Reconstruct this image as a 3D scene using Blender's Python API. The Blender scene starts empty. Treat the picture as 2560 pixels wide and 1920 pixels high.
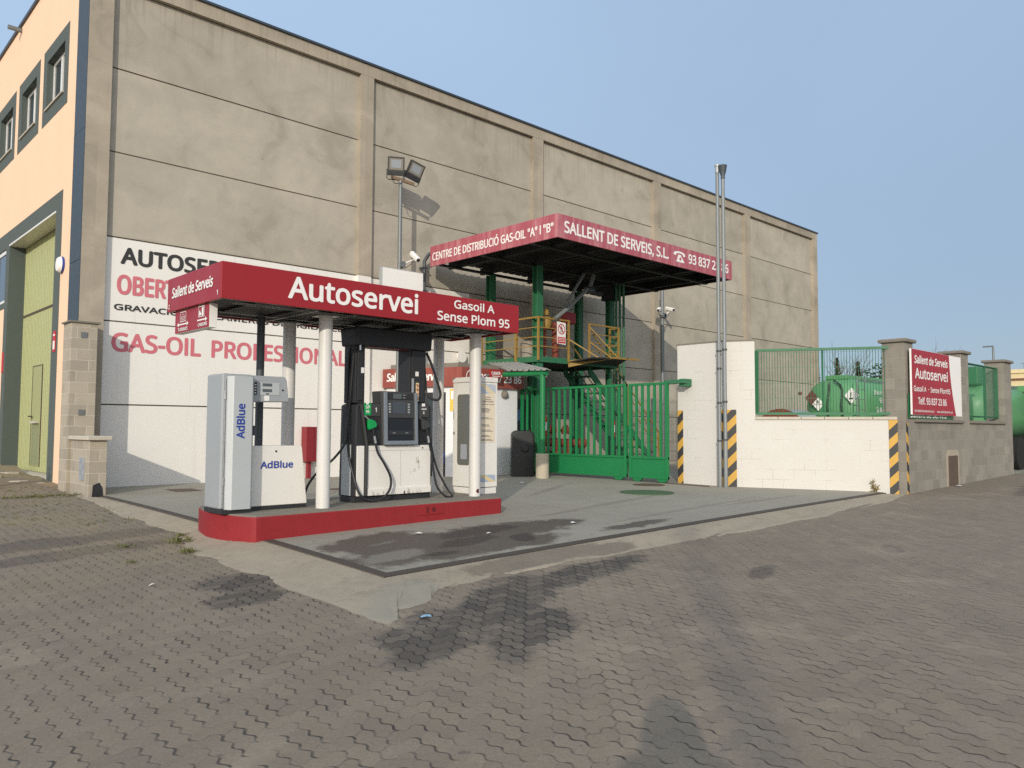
import bpy, bmesh, math, random
from mathutils import Vector, Matrix

random.seed(7)
R = math.radians
scene = bpy.context.scene
COL = scene.collection

# ------------------------------------------------------------------ camera
EYE = Vector((0, 0, 1.2))
YAW, PIT, ROL = R(46.494), R(3.2144), R(0.2811)
_f = Vector((math.cos(YAW)*math.cos(PIT), math.sin(YAW)*math.cos(PIT), math.sin(PIT)))
_r = Vector((math.sin(YAW), -math.cos(YAW), 0))
_u = _r.cross(_f)
_r2 = _r*math.cos(ROL) + _u*math.sin(ROL)
_u2 = -_r*math.sin(ROL) + _u*math.cos(ROL)
cd = bpy.data.cameras.new('camera')
cd.sensor_width = 36.0
cd.lens = 36.0*1967.95/2560
cd.clip_start = 0.05
cd.clip_end = 2000
cam = bpy.data.objects.new('camera', cd)
M = Matrix.Identity(4)
for i in range(3):
    M[i][0] = _r2[i]; M[i][1] = _u2[i]; M[i][2] = -_f[i]; M[i][3] = EYE[i]
cam.matrix_world = M
COL.objects.link(cam)
scene.camera = cam

# ------------------------------------------------------------------ light
SUN_AZ, SUN_EL = R(38.5), R(18.0)          # direction the light travels, height of the sun
world = bpy.data.worlds.new('World')
scene.world = world
world.use_nodes = True
nt = world.node_tree
bg = nt.nodes['Background']
sky = nt.nodes.new('ShaderNodeTexSky')
sky.sky_type = 'NISHITA'
sky.sun_disc = False
sky.sun_elevation = SUN_EL
sky.sun_rotation = math.atan2(-math.cos(SUN_AZ), -math.sin(SUN_AZ))
sky.air_density = 1.0
sky.dust_density = 0.6
sky.ozone_density = 1.6
# thin haze in the sky: evens out the blue, dims the horizon and glows round the sun behind the viewpoint
def wn(typ, **kw):
    n_ = nt.nodes.new(typ)
    for k_, v_ in kw.items(): setattr(n_, k_, v_)
    return n_
gen = wn('ShaderNodeTexCoord').outputs['Generated']
sep = wn('ShaderNodeSeparateXYZ'); nt.links.new(gen, sep.inputs[0])
up = wn('ShaderNodeMapRange'); nt.links.new(sep.outputs[2], up.inputs[0]); up.inputs[1].default_value = 0.0; up.inputs[2].default_value = 0.5
tone = wn('ShaderNodeMix', data_type='RGBA'); nt.links.new(up.outputs[0], tone.inputs[0])
tone.inputs[6].default_value = (1.75, 2.32, 3.1, 1); tone.inputs[7].default_value = (2.45, 3.3, 4.5, 1)
dt = wn('ShaderNodeVectorMath', operation='DOT_PRODUCT'); nt.links.new(gen, dt.inputs[0])
dt.inputs[1].default_value = (-math.cos(SUN_AZ)*math.cos(SUN_EL), -math.sin(SUN_AZ)*math.cos(SUN_EL), math.sin(SUN_EL))
pw = wn('ShaderNodeMath', operation='MAXIMUM'); nt.links.new(dt.outputs['Value'], pw.inputs[0]); pw.inputs[1].default_value = 0.0
p2 = wn('ShaderNodeMath', operation='POWER'); nt.links.new(pw.outputs[0], p2.inputs[0]); p2.inputs[1].default_value = 1.6
gl_ = wn('ShaderNodeVectorMath', operation='SCALE'); gl_.inputs[0].default_value = (6.0, 5.0, 3.8); nt.links.new(p2.outputs[0], gl_.inputs[3])
cld = wn('ShaderNodeTexNoise'); cld.inputs['Scale'].default_value = 1.6; cld.inputs['Detail'].default_value = 4; cld.inputs['Distortion'].default_value = 0.6
nt.links.new(gen, cld.inputs['Vector'])
lf = wn('ShaderNodeVectorMath', operation='DOT_PRODUCT'); nt.links.new(gen, lf.inputs[0]); lf.inputs[1].default_value = (-math.sin(YAW)*0.20, math.cos(YAW)*0.20, 0)
cm = wn('ShaderNodeMath', operation='MULTIPLY_ADD'); nt.links.new(cld.outputs['Fac'], cm.inputs[0]); cm.inputs[1].default_value = 0.26; nt.links.new(lf.outputs['Value'], cm.inputs[2])
cp1 = wn('ShaderNodeMath', operation='ADD'); nt.links.new(cm.outputs[0], cp1.inputs[0]); cp1.inputs[1].default_value = 0.90
ts = wn('ShaderNodeVectorMath', operation='SCALE'); nt.links.new(tone.outputs[2], ts.inputs[0]); nt.links.new(cp1.outputs[0], ts.inputs[3])
ad_ = wn('ShaderNodeVectorMath', operation='ADD'); nt.links.new(ts.outputs[0], ad_.inputs[0]); nt.links.new(gl_.outputs[0], ad_.inputs[1])
veil = wn('ShaderNodeMix', data_type='RGBA')
veil.inputs[0].default_value = 0.86
nt.links.new(sky.outputs[0], veil.inputs[6]); nt.links.new(ad_.outputs[0], veil.inputs[7])
nt.links.new(veil.outputs[2], bg.inputs[0])
bg.inputs[1].default_value = 0.15
sl = bpy.data.lights.new('sun', 'SUN')
sl.energy = 2.3
sl.angle = R(0.6)
sl.color = (1.0, 0.92, 0.79)
sun = bpy.data.objects.new('sun', sl)
sun.rotation_euler = Vector((math.cos(SUN_AZ)*math.cos(SUN_EL), math.sin(SUN_AZ)*math.cos(SUN_EL), -math.sin(SUN_EL))).to_track_quat('-Z', 'Y').to_euler()
sun.location = (-20, -15, 20)
COL.objects.link(sun)
scene.view_settings.view_transform = 'Standard'
scene.view_settings.look = 'None'
scene.view_settings.gamma = 1
scene.view_settings.exposure = 0.2
scene.cycles.use_denoising = False
scene.cycles.max_bounces = 6
scene.cycles.diffuse_bounces = 4

# ------------------------------------------------------------------ materials
def lin(c):
    return tuple(((v/255.0)/12.92 if v/255.0 <= 0.04045 else ((v/255.0+0.055)/1.055)**2.4) for v in c)

class NT:
    """tiny helper for building node trees"""
    def __init__(s, name):
        s.m = bpy.data.materials.new(name); s.m.use_nodes = True
        s.t = s.m.node_tree; s.p = s.t.nodes['Principled BSDF']
        s._pos = None
    def n(s, typ, **kw):
        nd = s.t.nodes.new(typ)
        for k, v in kw.items(): setattr(nd, k, v)
        return nd
    def put(s, inp, v):
        if hasattr(v, 'is_output') or isinstance(v, bpy.types.NodeSocket): s.t.links.new(v, inp)
        else: inp.default_value = v
    @property
    def pos(s):
        if s._pos is None: s._pos = s.n('ShaderNodeNewGeometry').outputs['Position']
        return s._pos
    def math(s, op, a, b=0.0, c=0.0, clamp=False):
        nd = s.n('ShaderNodeMath', operation=op, use_clamp=clamp)
        s.put(nd.inputs[0], a); s.put(nd.inputs[1], b)
        if op in ('MULTIPLY_ADD', 'SMOOTH_MIN', 'WRAP', 'COMPARE'): s.put(nd.inputs[2], c)
        return nd.outputs[0]
    def xyz(s, v=None):
        nd = s.n('ShaderNodeSeparateXYZ'); s.put(nd.inputs[0], v or s.pos); return nd.outputs
    def comb(s, x, y, z=0.0):
        nd = s.n('ShaderNodeCombineXYZ')
        for i, v in enumerate((x, y, z)): s.put(nd.inputs[i], v)
        return nd.outputs[0]
    def scale(s, v, sc):
        nd = s.n('ShaderNodeVectorMath', operation='MULTIPLY'); s.put(nd.inputs[0], v); nd.inputs[1].default_value = sc; return nd.outputs[0]
    def noise(s, scale, detail=4.0, rough=0.55, vec=None, dist=0.0):
        nd = s.n('ShaderNodeTexNoise'); s.put(nd.inputs['Vector'], vec or s.pos)
        nd.inputs['Scale'].default_value = scale; nd.inputs['Detail'].default_value = detail
        nd.inputs['Roughness'].default_value = rough; nd.inputs['Distortion'].default_value = dist
        return nd.outputs['Fac']
    def ramp(s, v, lo, hi, smooth=True):
        nd = s.n('ShaderNodeMapRange', interpolation_type='SMOOTHSTEP' if smooth else 'LINEAR')
        nd.clamp = True
        s.put(nd.inputs[0], v); s.put(nd.inputs[1], lo); s.put(nd.inputs[2], hi)
        return nd.outputs[0]
    def mix(s, f, a, b):
        nd = s.n('ShaderNodeMix', data_type='RGBA')
        s.put(nd.inputs[0], f)
        for i, v in ((6, a), (7, b)):
            s.put(nd.inputs[i], v if isinstance(v, bpy.types.NodeSocket) else (*v[:3], 1))
        return nd.outputs[2]
    def mul(s, col, f):
        nd = s.n('ShaderNodeVectorMath', operation='SCALE')
        s.put(nd.inputs[0], col if isinstance(col, bpy.types.NodeSocket) else col[:3]); s.put(nd.inputs[3], f)
        return nd.outputs[0]
    def bump(s, h, strength=0.5, dist=0.01):
        nd = s.n('ShaderNodeBump'); nd.inputs['Strength'].default_value = strength; nd.inputs['Distance'].default_value = dist
        s.put(nd.inputs['Height'], h); s.t.links.new(nd.outputs[0], s.p.inputs['Normal'])
    def out(s, col=None, rough=None, metal=None):
        if col is not None: s.put(s.p.inputs['Base Color'], col if isinstance(col, bpy.types.NodeSocket) else (*col[:3], 1))
        if rough is not None: s.put(s.p.inputs['Roughness'], rough)
        if metal is not None: s.put(s.p.inputs['Metallic'], metal)
        return s.m
    def ell(s, items, wob=0.35, wscale=2.5, lo=0.66, hi=1.05):
        """soft-edged stain mask from ellipses (x, y, rx, ry, angle)"""
        o = s.xyz(); nz = s.noise(wscale, 8.0, 0.68, None, 0.4); acc = None
        for (x, y, rx, ry, a) in items:
            c, sn = math.cos(a), math.sin(a)
            dx = s.math('SUBTRACT', o[0], x); dy = s.math('SUBTRACT', o[1], y)
            u = s.math('ADD', s.math('MULTIPLY', dx, c/rx), s.math('MULTIPLY', dy, sn/rx))
            v = s.math('ADD', s.math('MULTIPLY', dx, -sn/ry), s.math('MULTIPLY', dy, c/ry))
            d = s.math('SQRT', s.math('ADD', s.math('MULTIPLY', u, u), s.math('MULTIPLY', v, v)))
            d = s.math('ADD', d, s.math('MULTIPLY', s.math('SUBTRACT', nz, 0.5), wob*4))
            f = s.math('SUBTRACT', 1.0, s.ramp(d, lo, hi))
            acc = f if acc is None else s.math('MAXIMUM', acc, f)
        return acc

def simple(name, col, rough=0.55, metal=0.0, var=0.10, scale=5.0, streak=0.0, bump=0.0, bscale=120.0, dirt=0.0, dirtcol=(0.12, 0.10, 0.08)):
    t = NT(name); c = lin(col)
    f = t.noise(scale, 5.0, 0.6)
    cc = t.mul(c, t.math('MULTIPLY_ADD', f, 2*var, 1-var))
    if streak:
        g = t.noise(1.0, 4.0, 0.6, t.scale(t.pos, (9, 9, 0.7)))
        cc = t.mix(t.math('MULTIPLY', t.ramp(g, 0.5, 0.75), streak), cc, t.mul(cc, 0.55))
    if dirt:
        g = t.noise(scale*3.1, 6.0, 0.7)
        cc = t.mix(t.math('MULTIPLY', t.ramp(g, 0.55, 0.75), dirt), cc, dirtcol)
    rr = t.math('MULTIPLY_ADD', t.noise(scale*2.3, 3.0), 0.25, rough-0.12)
    if bump: t.bump(t.noise(bscale, 4.0), bump, 0.004)
    return t.out(cc, rr, metal)

def concrete_wall(name, col, painted=False):
    t = NT(name); c = lin(col)
    o = t.xyz()
    big = t.noise(0.55, 5.0, 0.6, None, 0.6)
    mid = t.noise(2.2, 6.0, 0.65)
    st = t.noise(1.0, 5.0, 0.62, t.scale(t.pos, (3.2, 3.2, 0.42)))
    st2 = t.noise(1.0, 3.0, 0.6, t.scale(t.pos, (13, 13, 0.5)))
    if painted:
        f = t.math('ADD', t.math('MULTIPLY', big, 0.10), t.math('MULTIPLY', mid, 0.05))
        cc = t.mul(c, t.math('ADD', 0.93, f))
        cc = t.mix(t.math('MULTIPLY', t.ramp(st2, 0.56, 0.8), 0.16), cc, lin((170, 158, 140)))
        cc = t.mix(t.math('MULTIPLY', t.ramp(t.noise(14.0, 6.0, 0.7), 0.66, 0.8), 0.25), cc, lin((150, 140, 128)))
        t.bump(t.noise(55, 5.0, 0.7), 0.15, 0.004)
        return t.out(cc, 0.65)
    cloud = t.noise(0.9, 5.0, 0.58, t.scale(t.pos, (1.0, 1.0, 1.2)), 0.7)
    f = t.math('ADD', t.math('MULTIPLY', big, 0.42), t.math('ADD', t.math('MULTIPLY', mid, 0.30), t.math('ADD', t.math('MULTIPLY', cloud, 0.40), t.math('MULTIPLY', t.noise(48.0, 4.0, 0.75), 0.16))))
    # every cast panel has its own tone
    pu = t.math('FLOOR', t.math('DIVIDE', t.math('SUBTRACT', o[0], 4.43), 6.0)); pv = t.math('FLOOR', t.math('DIVIDE', o[2], 1.645))
    wnn = t.n('ShaderNodeTexWhiteNoise'); t.put(wnn.inputs['Vector'], t.comb(pu, pv, 5.0))
    f = t.math('ADD', f, t.math('MULTIPLY_ADD', wnn.outputs[0], 0.14, -0.07))
    cc = t.mul(c, t.math('ADD', 0.38, f))
    cc = t.mix(t.math('MULTIPLY', t.ramp(cloud, 0.55, 0.68), 0.30), cc, lin((186, 176, 157)))
    cc = t.mix(t.math('MULTIPLY', t.ramp(cloud, 0.46, 0.32), 0.20), cc, lin((118, 109, 95)))
    cc = t.mix(t.math('MULTIPLY', t.ramp(t.noise(1.7, 5.0, 0.6, None, 0.3), 0.58, 0.74), 0.16), cc, lin((112, 104, 92)))
    cc = t.mix(t.math('MULTIPLY', t.ramp(st, 0.58, 0.72), 0.16), cc, lin((188, 178, 158)))
    # run-off stains under the coping
    drip = t.math('MULTIPLY', t.ramp(st2, 0.50, 0.66), t.ramp(o[2], 8.6, 9.9))
    cc = t.mix(t.math('MULTIPLY', drip, 0.20), cc, lin((104, 96, 84)))
    cc = t.mix(t.math('MULTIPLY', t.ramp(st2, 0.64, 0.78), 0.12), cc, lin((96, 88, 78)))
    sp = t.noise(9.0, 2.0, 0.5)
    cc = t.mix(t.math('MULTIPLY', t.ramp(sp, 0.74, 0.8), 0.5), cc, lin((80, 74, 66)))
    t.bump(t.math('ADD', t.noise(30, 6.0, 0.7), t.math('MULTIPLY', big, 2.0)), 0.25, 0.006)
    return t.out(cc, 0.85)

def blocks(name, cols, bw=0.40, bh=0.20, mortar=0.012, mcol=(150, 142, 130), var=0.5, painted=False, u_axis=None):
    """block masonry: brick pattern along the wall (u = direction in plan) and height"""
    t = NT(name); o = t.xyz()
    ux, uy = u_axis or (1, 1)
    u = t.math('ADD', t.math('MULTIPLY', o[0], ux), t.math('MULTIPLY', o[1], uy))
    br = t.n('ShaderNodeTexBrick')
    t.put(br.inputs['Vector'], t.comb(u, o[2]))
    br.inputs['Scale'].default_value = 1.0
    br.inputs['Brick Width'].default_value = bw; br.inputs['Row Height'].default_value = bh
    br.inputs['Mortar Size'].default_value = mortar/2; br.inputs['Mortar Smooth'].default_value = 0.25
    br.inputs['Color1'].default_value = (0, 0, 0, 1); br.inputs['Color2'].default_value = (1, 1, 1, 1)
    br.inputs['Mortar'].default_value = (0.5, 0.5, 0.5, 1)
    fac = br.outputs['Fac']
    c0, c1 = lin(cols[0]), lin(cols[1])
    n1 = t.noise(2.0, 5.0, 0.6); n2 = t.noise(38.0, 4.0, 0.7)
    if painted:
        cc = t.mix(n1, c0, c1)
        gone = t.math('MULTIPLY', fac, t.ramp(t.noise(1.6, 4.0, 0.7), 0.50, 0.66))
        cc = t.mix(t.math('MULTIPLY', gone, 0.75), cc, lin(mcol))
        sc = t.ramp(t.noise(5.0, 8.0, 0.75), 0.63, 0.75)
        low = t.ramp(o[2], 0.75, 0.05)
        cc = t.mix(t.math('MULTIPLY', sc, t.math('MULTIPLY_ADD', low, 0.5, 0.12)), cc, lin((120, 112, 104)))
        t.bump(t.math('SUBTRACT', t.math('MULTIPLY', n2, 0.35), t.math('MULTIPLY', fac, t.math('MULTIPLY_ADD', gone, 0.7, 0.2))), 0.5, 0.005)
        return t.out(cc, 0.75)
    k = t.n('ShaderNodeSeparateColor'); t.put(k.inputs[0], br.outputs['Color'])
    cc = t.mix(t.math('MULTIPLY', k.outputs[0], var), c0, c1)
    cc = t.mul(cc, t.math('ADD', 0.72, t.math('ADD', t.math('MULTIPLY', n1, 0.4), t.math('MULTIPLY', n2, 0.2))))
    st = t.noise(1.0, 4.0, 0.6, t.scale(t.pos, (5, 5, 1.2)))
    cc = t.mix(t.math('MULTIPLY', t.ramp(st, 0.55, 0.75), 0.3), cc, lin((92, 86, 80)))
    cc = t.mix(t.math('MULTIPLY', fac, 0.8), cc, lin(mcol))
    t.bump(t.math('SUBTRACT', n2, t.math('MULTIPLY', fac, 1.1)), 0.6, 0.006)
    return t.out(cc, 0.9)

def pavers():
    """zigzag interlocking pavers laid in a herringbone, 225 x 112 mm"""
    t = NT('paver'); w = 0.1125; o = t.xyz()
    un = t.math('ADD', t.math('DIVIDE', o[0], w), 800.16); vn = t.math('ADD', t.math('DIVIDE', o[1], w), 800.03)
    def tri(x):  # smooth wave of period one block
        return t.math('SINE', t.math('MULTIPLY', x, 2*math.pi))
    wob = t.noise(3.5, 3.0, 0.5)
    u = t.math('ADD', un, t.math('MULTIPLY', tri(vn), 0.115)); v = t.math('ADD', vn, t.math('MULTIPLY', tri(un), 0.115))
    u = t.math('ADD', u, t.math('MULTIPLY_ADD', wob, 0.16, -0.08)); v = t.math('ADD', v, t.math('MULTIPLY_ADD', t.noise(3.1, 3.0, 0.5, t.scale(t.pos, (1, 1.3, 1))), 0.16, -0.08))
    iu, iv = t.math('FLOOR', u), t.math('FLOOR', v)
    fu, fv = t.math('FRACT', u), t.math('FRACT', v)
    k = t.math('FLOORED_MODULO', t.math('SUBTRACT', iu, iv), 4.0)
    def is_(n): return t.math('COMPARE', k, float(n), 0.1)
    k0, k1, k2, k3 = (is_(n) for n in range(4))
    dl = t.math('ADD', fu, t.math('MULTIPLY', k1, 9.0)); dr = t.math('ADD', t.math('SUBTRACT', 1.0, fu), t.math('MULTIPLY', k0, 9.0))
    db = t.math('ADD', fv, t.math('MULTIPLY', k2, 9.0)); dt = t.math('ADD', t.math('SUBTRACT', 1.0, fv), t.math('MULTIPLY', k3, 9.0))
    d = t.math('MINIMUM', t.math('MINIMUM', dl, dr), t.math('MINIMUM', db, dt))
    # tyre and oil stains on the paving
    oil = t.ell([(4.55, 4.85, 1.35, 0.42, 0.55), (5.7, 5.15, 1.5, 0.30, 0.12), (3.5, 4.5, 0.9, 0.34, 0.7), (3.25, 6.95, 0.5, 0.42, 0.0), (2.95, 6.35, 0.4, 0.28, 0.3), (4.1, 4.05, 0.75, 0.30, 0.5)], 0.40)
    tyre = t.ell([(2.6, 10.3, 2.2, 0.40, 0.10), (2.4, 9.4, 1.4, 0.32, 0.18), (20.0, 4.4, 3.2, 0.42, 0.08), (12.3, 2.2, 0.35, 0.25, 0), (9.5, 3.6, 0.3, 0.16, 0.4), (10.8, 1.7, 0.28, 0.18, 0), (7.2, 4.0, 0.35, 0.14, 0.3), (6.9, 0.9, 0.25, 0.2, 0)], 0.45)
    # joints along y are wider and darker; those across are mostly packed with sand
    wide = t.ramp(t.noise(0.8, 5.0, 0.6), 0.35, 0.7)
    dv = t.math('MINIMUM', dl, dr)
    gapv = t.math('MULTIPLY', t.math('SUBTRACT', 1.0, t.ramp(dv, 0.02, t.math('MULTIPLY_ADD', wide, 0.06, 0.075))), t.math('ADD', t.math('MULTIPLY_ADD', t.ramp(t.noise(7.0, 4.0, 0.7), 0.42, 0.60), 0.72, 0.28), oil, clamp=True))
    gaph = t.math('MULTIPLY', t.math('SUBTRACT', 1.0, t.ramp(t.math('MINIMUM', db, dt), 0.015, 0.06)), t.math('ADD', t.math('MULTIPLY_ADD', t.ramp(t.noise(1.6, 5.0, 0.65), 0.50, 0.68), 0.55, 0.04), t.math('MULTIPLY', oil, 0.5), clamp=True))
    gap = t.math('MAXIMUM', gapv, gaph)
    bid = t.comb(t.math('SUBTRACT', iu, k1), t.math('SUBTRACT', iv, k2), 3.0)
    wn = t.n('ShaderNodeTexWhiteNoise'); t.put(wn.inputs['Vector'], bid)
    big = t.noise(0.35, 5.0, 0.6); mid = t.noise(2.4, 6.0, 0.65); fine = t.noise(160.0, 3.0, 0.7)
    base = t.mix(big, lin((124, 111, 94)), lin((141, 128, 110)))
    f = t.math('ADD', t.math('MULTIPLY', wn.outputs[0], 0.13), t.math('ADD', t.math('MULTIPLY', mid, 0.36), t.math('MULTIPLY', fine, 0.40)))
    hue = t.n('ShaderNodeTexWhiteNoise'); t.put(hue.inputs['Vector'], t.comb(t.math('SUBTRACT', iv, k2), t.math('SUBTRACT', iu, k1), 9.0))
    base = t.mix(t.math('MULTIPLY', hue.outputs[0], 0.16), base, lin((112, 108, 102)))
    cc = t.mul(base, t.math('ADD', 0.50, f))
    cc = t.mul(cc, t.math('MULTIPLY_ADD', t.noise(55.0, 3.0, 0.8), 0.7, 0.65))
    grit = t.noise(420.0, 2.0, 0.6)
    cc = t.mul(cc, t.math('MULTIPLY_ADD', grit, 0.5, 0.75))
    cc = t.mix(t.math('MULTIPLY', t.ramp(t.noise(26.0, 5.0, 0.75), 0.60, 0.70), 0.30), cc, lin((84, 78, 71)))
    cc = t.mix(t.math('MULTIPLY', tyre, 0.62), cc, lin((80, 72, 66)))
    cc = t.mix(t.math('MULTIPLY', oil, t.math('MULTIPLY_ADD', wn.outputs[0], 0.45, 0.42)), cc, lin((60, 55, 50)))
    sand = t.math('MULTIPLY', t.ramp(t.noise(0.9, 5.0, 0.65), 0.55, 0.75), 0.3)
    cc = t.mix(sand, cc, lin((176, 160, 138)))
    dots = t.math('MULTIPLY', t.ramp(t.noise(11.0, 2.0, 0.4), 0.72, 0.76), 0.55)
    cc = t.mix(dots, cc, lin((84, 78, 72)))
    jc = t.mix(oil, t.mix(t.ramp(t.noise(1.3, 4.0), 0.45, 0.62), lin((78, 70, 61)), lin((34, 31, 28))), lin((20, 18, 17)))
    warm = t.math('MULTIPLY', t.math('MULTIPLY', t.ramp(o[1], 6.5, 10.0), t.ramp(o[0], 4.2, 3.0)), t.ramp(t.noise(0.7, 4.0, 0.6), 0.38, 0.6))
    cc = t.mix(t.math('MULTIPLY', warm, 0.38), cc, lin((138, 122, 88)))
    moss = t.ramp(o[1], 10.5, 13.5)
    jc = t.mix(t.math('MULTIPLY', moss, 0.7), jc, lin((84, 82, 44)))
    cc = t.mix(t.math('MULTIPLY', gap, 0.86), cc, jc)
    tilt = t.math('MULTIPLY', wn.outputs[0], 0.35)
    h = t.math('ADD', t.math('SUBTRACT', t.math('MULTIPLY', fine, 0.10), gap), t.math('ADD', tilt, t.math('MULTIPLY', mid, 0.25)))
    t.bump(h, 0.75, 0.008)
    return t.out(cc, t.math('MULTIPLY_ADD', oil, -0.2, 0.92))

def slab(name, kind):
    t = NT(name); o = t.xyz()
    big = t.noise(0.6, 6.0, 0.62, None, 0.8); mid = t.noise(3.0, 6.0, 0.65); fine = t.noise(120.0, 3.0, 0.7)
    if kind == 'apron':
        cc = t.mix(mid, lin((142, 131, 113)), lin((168, 156, 136)))
        cc = t.mul(cc, t.math('ADD', 0.72, t.math('ADD', t.math('MULTIPLY', fine, 0.42), t.math('MULTIPLY', big, 0.2))))
        pit = t.ramp(t.noise(7.0, 3.0, 0.6, t.scale(t.pos, (1, 2.2, 1))), 0.66, 0.74)
        cc = t.mix(t.math('MULTIPLY', pit, 0.45), cc, lin((112, 102, 90)))
        vor = t.n('ShaderNodeTexVoronoi', feature='DISTANCE_TO_EDGE'); t.put(vor.inputs['Vector'], t.comb(t.math('ADD', o[0], t.math('MULTIPLY', mid, .5)), t.math('ADD', o[1], t.math('MULTIPLY', big, .6)))); vor.inputs['Scale'].default_value = 0.55
        crack = t.math('SUBTRACT', 1.0, t.ramp(vor.outputs['Distance'], 0.004, 0.014))
        cc = t.mix(t.math('MULTIPLY', t.math('MULTIPLY', crack, t.ramp(big, 0.52, 0.62)), 0.45), cc, lin((84, 76, 66)))
        dirt = t.ramp(t.noise(3.4, 7.0, 0.72), 0.52, 0.70)
        cc = t.mix(t.math('MULTIPLY', dirt, 0.40), cc, lin((112, 102, 88)))
        patch = t.ell([(3.9, 5.3, 0.75, 0.42, 0.75), (3.7, 5.15, 0.4, 0.3, 0)], 0.3)
        cc = t.mix(t.math('MULTIPLY', patch, 0.5), cc, lin((142, 140, 126)))
        oil = t.ell([(5.9, 5.85, 1.3, 0.22, 0.05), (6.9, 5.75, 0.6, 0.2, 0)], 0.4)
        cc = t.mix(t.math('MULTIPLY', oil, 0.6), cc, lin((90, 82, 72)))
        t.bump(t.math('ADD', t.math('MULTIPLY', fine, 0.6), t.math('ADD', t.math('MULTIPLY', mid, 2.0), t.math('MULTIPLY', pit, -0.8))), 0.6, 0.008)
        return t.out(cc, 0.93)
    cc = t.mix(big, lin((132, 128, 115)), lin((158, 153, 139)))
    cc = t.mul(cc, t.math('ADD', 0.80, t.math('ADD', t.math('MULTIPLY', fine, 0.16), t.math('MULTIPLY', mid, 0.22))))
    oil = t.ell([(5.6, 7.0, 1.6, 0.75, 0.2), (6.6, 7.2, 1.4, 0.55, 0.0), (6.3, 6.55, 1.2, 0.3, 0.05), (5.0, 7.7, 0.8, 0.35, 0.3), (7.6, 7.3, 0.7, 0.3, 0.0), (8.4, 6.5, 0.8, 0.2, 0.05)], 0.55, 1.6)
    dk = t.ell([(6.5, 7.4, 0.8, 0.28, 0.1), (5.9, 6.95, 0.55, 0.2, 0.2), (6.6, 6.75, 0.35, 0.16, 0.8), (5.2, 6.55, 0.25, 0.1, 0.0)], 0.45, 2.6)
    cc = t.mix(t.math('MULTIPLY', oil, 0.88), cc, lin((78, 69, 60)))
    cc = t.mix(t.math('MULTIPLY', dk, 0.75), cc, lin((52, 46, 41)))
    wash = t.ell([(4.75, 6.75, 0.5, 0.22, 0.2)], 0.4)
    cc = t.mix(t.math('MULTIPLY', wash, 0.45), cc, lin((150, 146, 134)))
    tr = t.ell([(10.0, 8.2, 2.2, 0.10, 0.18), (10.5, 7.0, 2.5, 0.07, 0.08), (11.0, 10.5, 1.8, 0.1, 0.5), (12.5, 6.9, 1.4, 0.1, 0.0), (6.5, 12.2, 1.6, 0.3, 0.4)], 0.5)
    cc = t.mix(t.math('MULTIPLY', tr, 0.4), cc, lin((108, 102, 92)))
    sp = t.ramp(t.noise(6.0, 2.0, 0.4), 0.70, 0.75)
    cc = t.mix(t.math('MULTIPLY', sp, 0.45), cc, lin((96, 90, 82)))
    # saw-cut joints every 3.4 m
    jx = t.math('ABSOLUTE', t.math('SUBTRACT', t.math('PINGPONG', t.math('ADD', o[0], 1.3), 1.7), 0.0))
    jy = t.math('PINGPONG', t.math('SUBTRACT', o[1], 7.9), 1.65)
    j = t.math('SUBTRACT', 1.0, t.ramp(t.math('MINIMUM', jx, jy), 0.004, 0.012))
    cc = t.mix(t.math('MULTIPLY', j, 0.5), cc, lin((90, 86, 78)))
    t.bump(t.math('SUBTRACT', t.math('ADD', t.math('MULTIPLY', fine, 0.25), mid), j), 0.22, 0.006)
    return t.out(cc, t.math('MULTIPLY_ADD', oil, -0.22, 0.85))

def stripes():
    t = NT('hazard_paint'); o = t.xyz()
    s = t.math('SUBTRACT', o[2], t.math('ADD', t.math('MULTIPLY', o[0], 0.0), t.math('MULTIPLY', o[1], 0.0)))
    return t

def hazard(name, du, flip):
    """diagonal yellow/black bands; du = plan direction across the board"""
    t = NT(name); o = t.xyz()
    u = t.math('ADD', t.math('MULTIPLY', o[0], du[0]), t.math('MULTIPLY', o[1], du[1]))
    k = t.math('FRACT', t.math('DIVIDE', t.math('ADD', o[2], t.math('MULTIPLY', u, flip)), 0.37))
    f = t.math('GREATER_THAN', k, 0.5)
    n = t.noise(14.0, 6.0, 0.7)
    cc = t.mix(f, lin((54, 54, 54)), lin((200, 156, 66)))
    cc = t.mul(cc, t.math('MULTIPLY_ADD', n, 0.3, 0.85))
    cc = t.mix(t.math('MULTIPLY', t.ramp(t.noise(9.0, 6.0, 0.75), 0.64, 0.7), 0.6), cc, lin((140, 134, 124)))
    return t.out(cc, 0.6)

def faded(name, col, pale, amt):
    t = NT(name)
    g = t.noise(1.0, 5.0, 0.65, t.scale(t.pos, (6, 6, 1.0))); b = t.noise(1.4, 5.0, 0.6)
    cc = t.mix(t.math('MULTIPLY', t.ramp(g, 0.42, 0.75), amt), lin(col), lin(pale))
    cc = t.mul(cc, t.math('MULTIPLY_ADD', b, 0.24, 0.88))
    return t.out(cc, 0.6)

def glass(name, col=(30, 34, 36), rough=0.08):
    t = NT(name); t.out(lin(col), rough); t.p.inputs['IOR'].default_value = 1.5; return t.m

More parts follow.
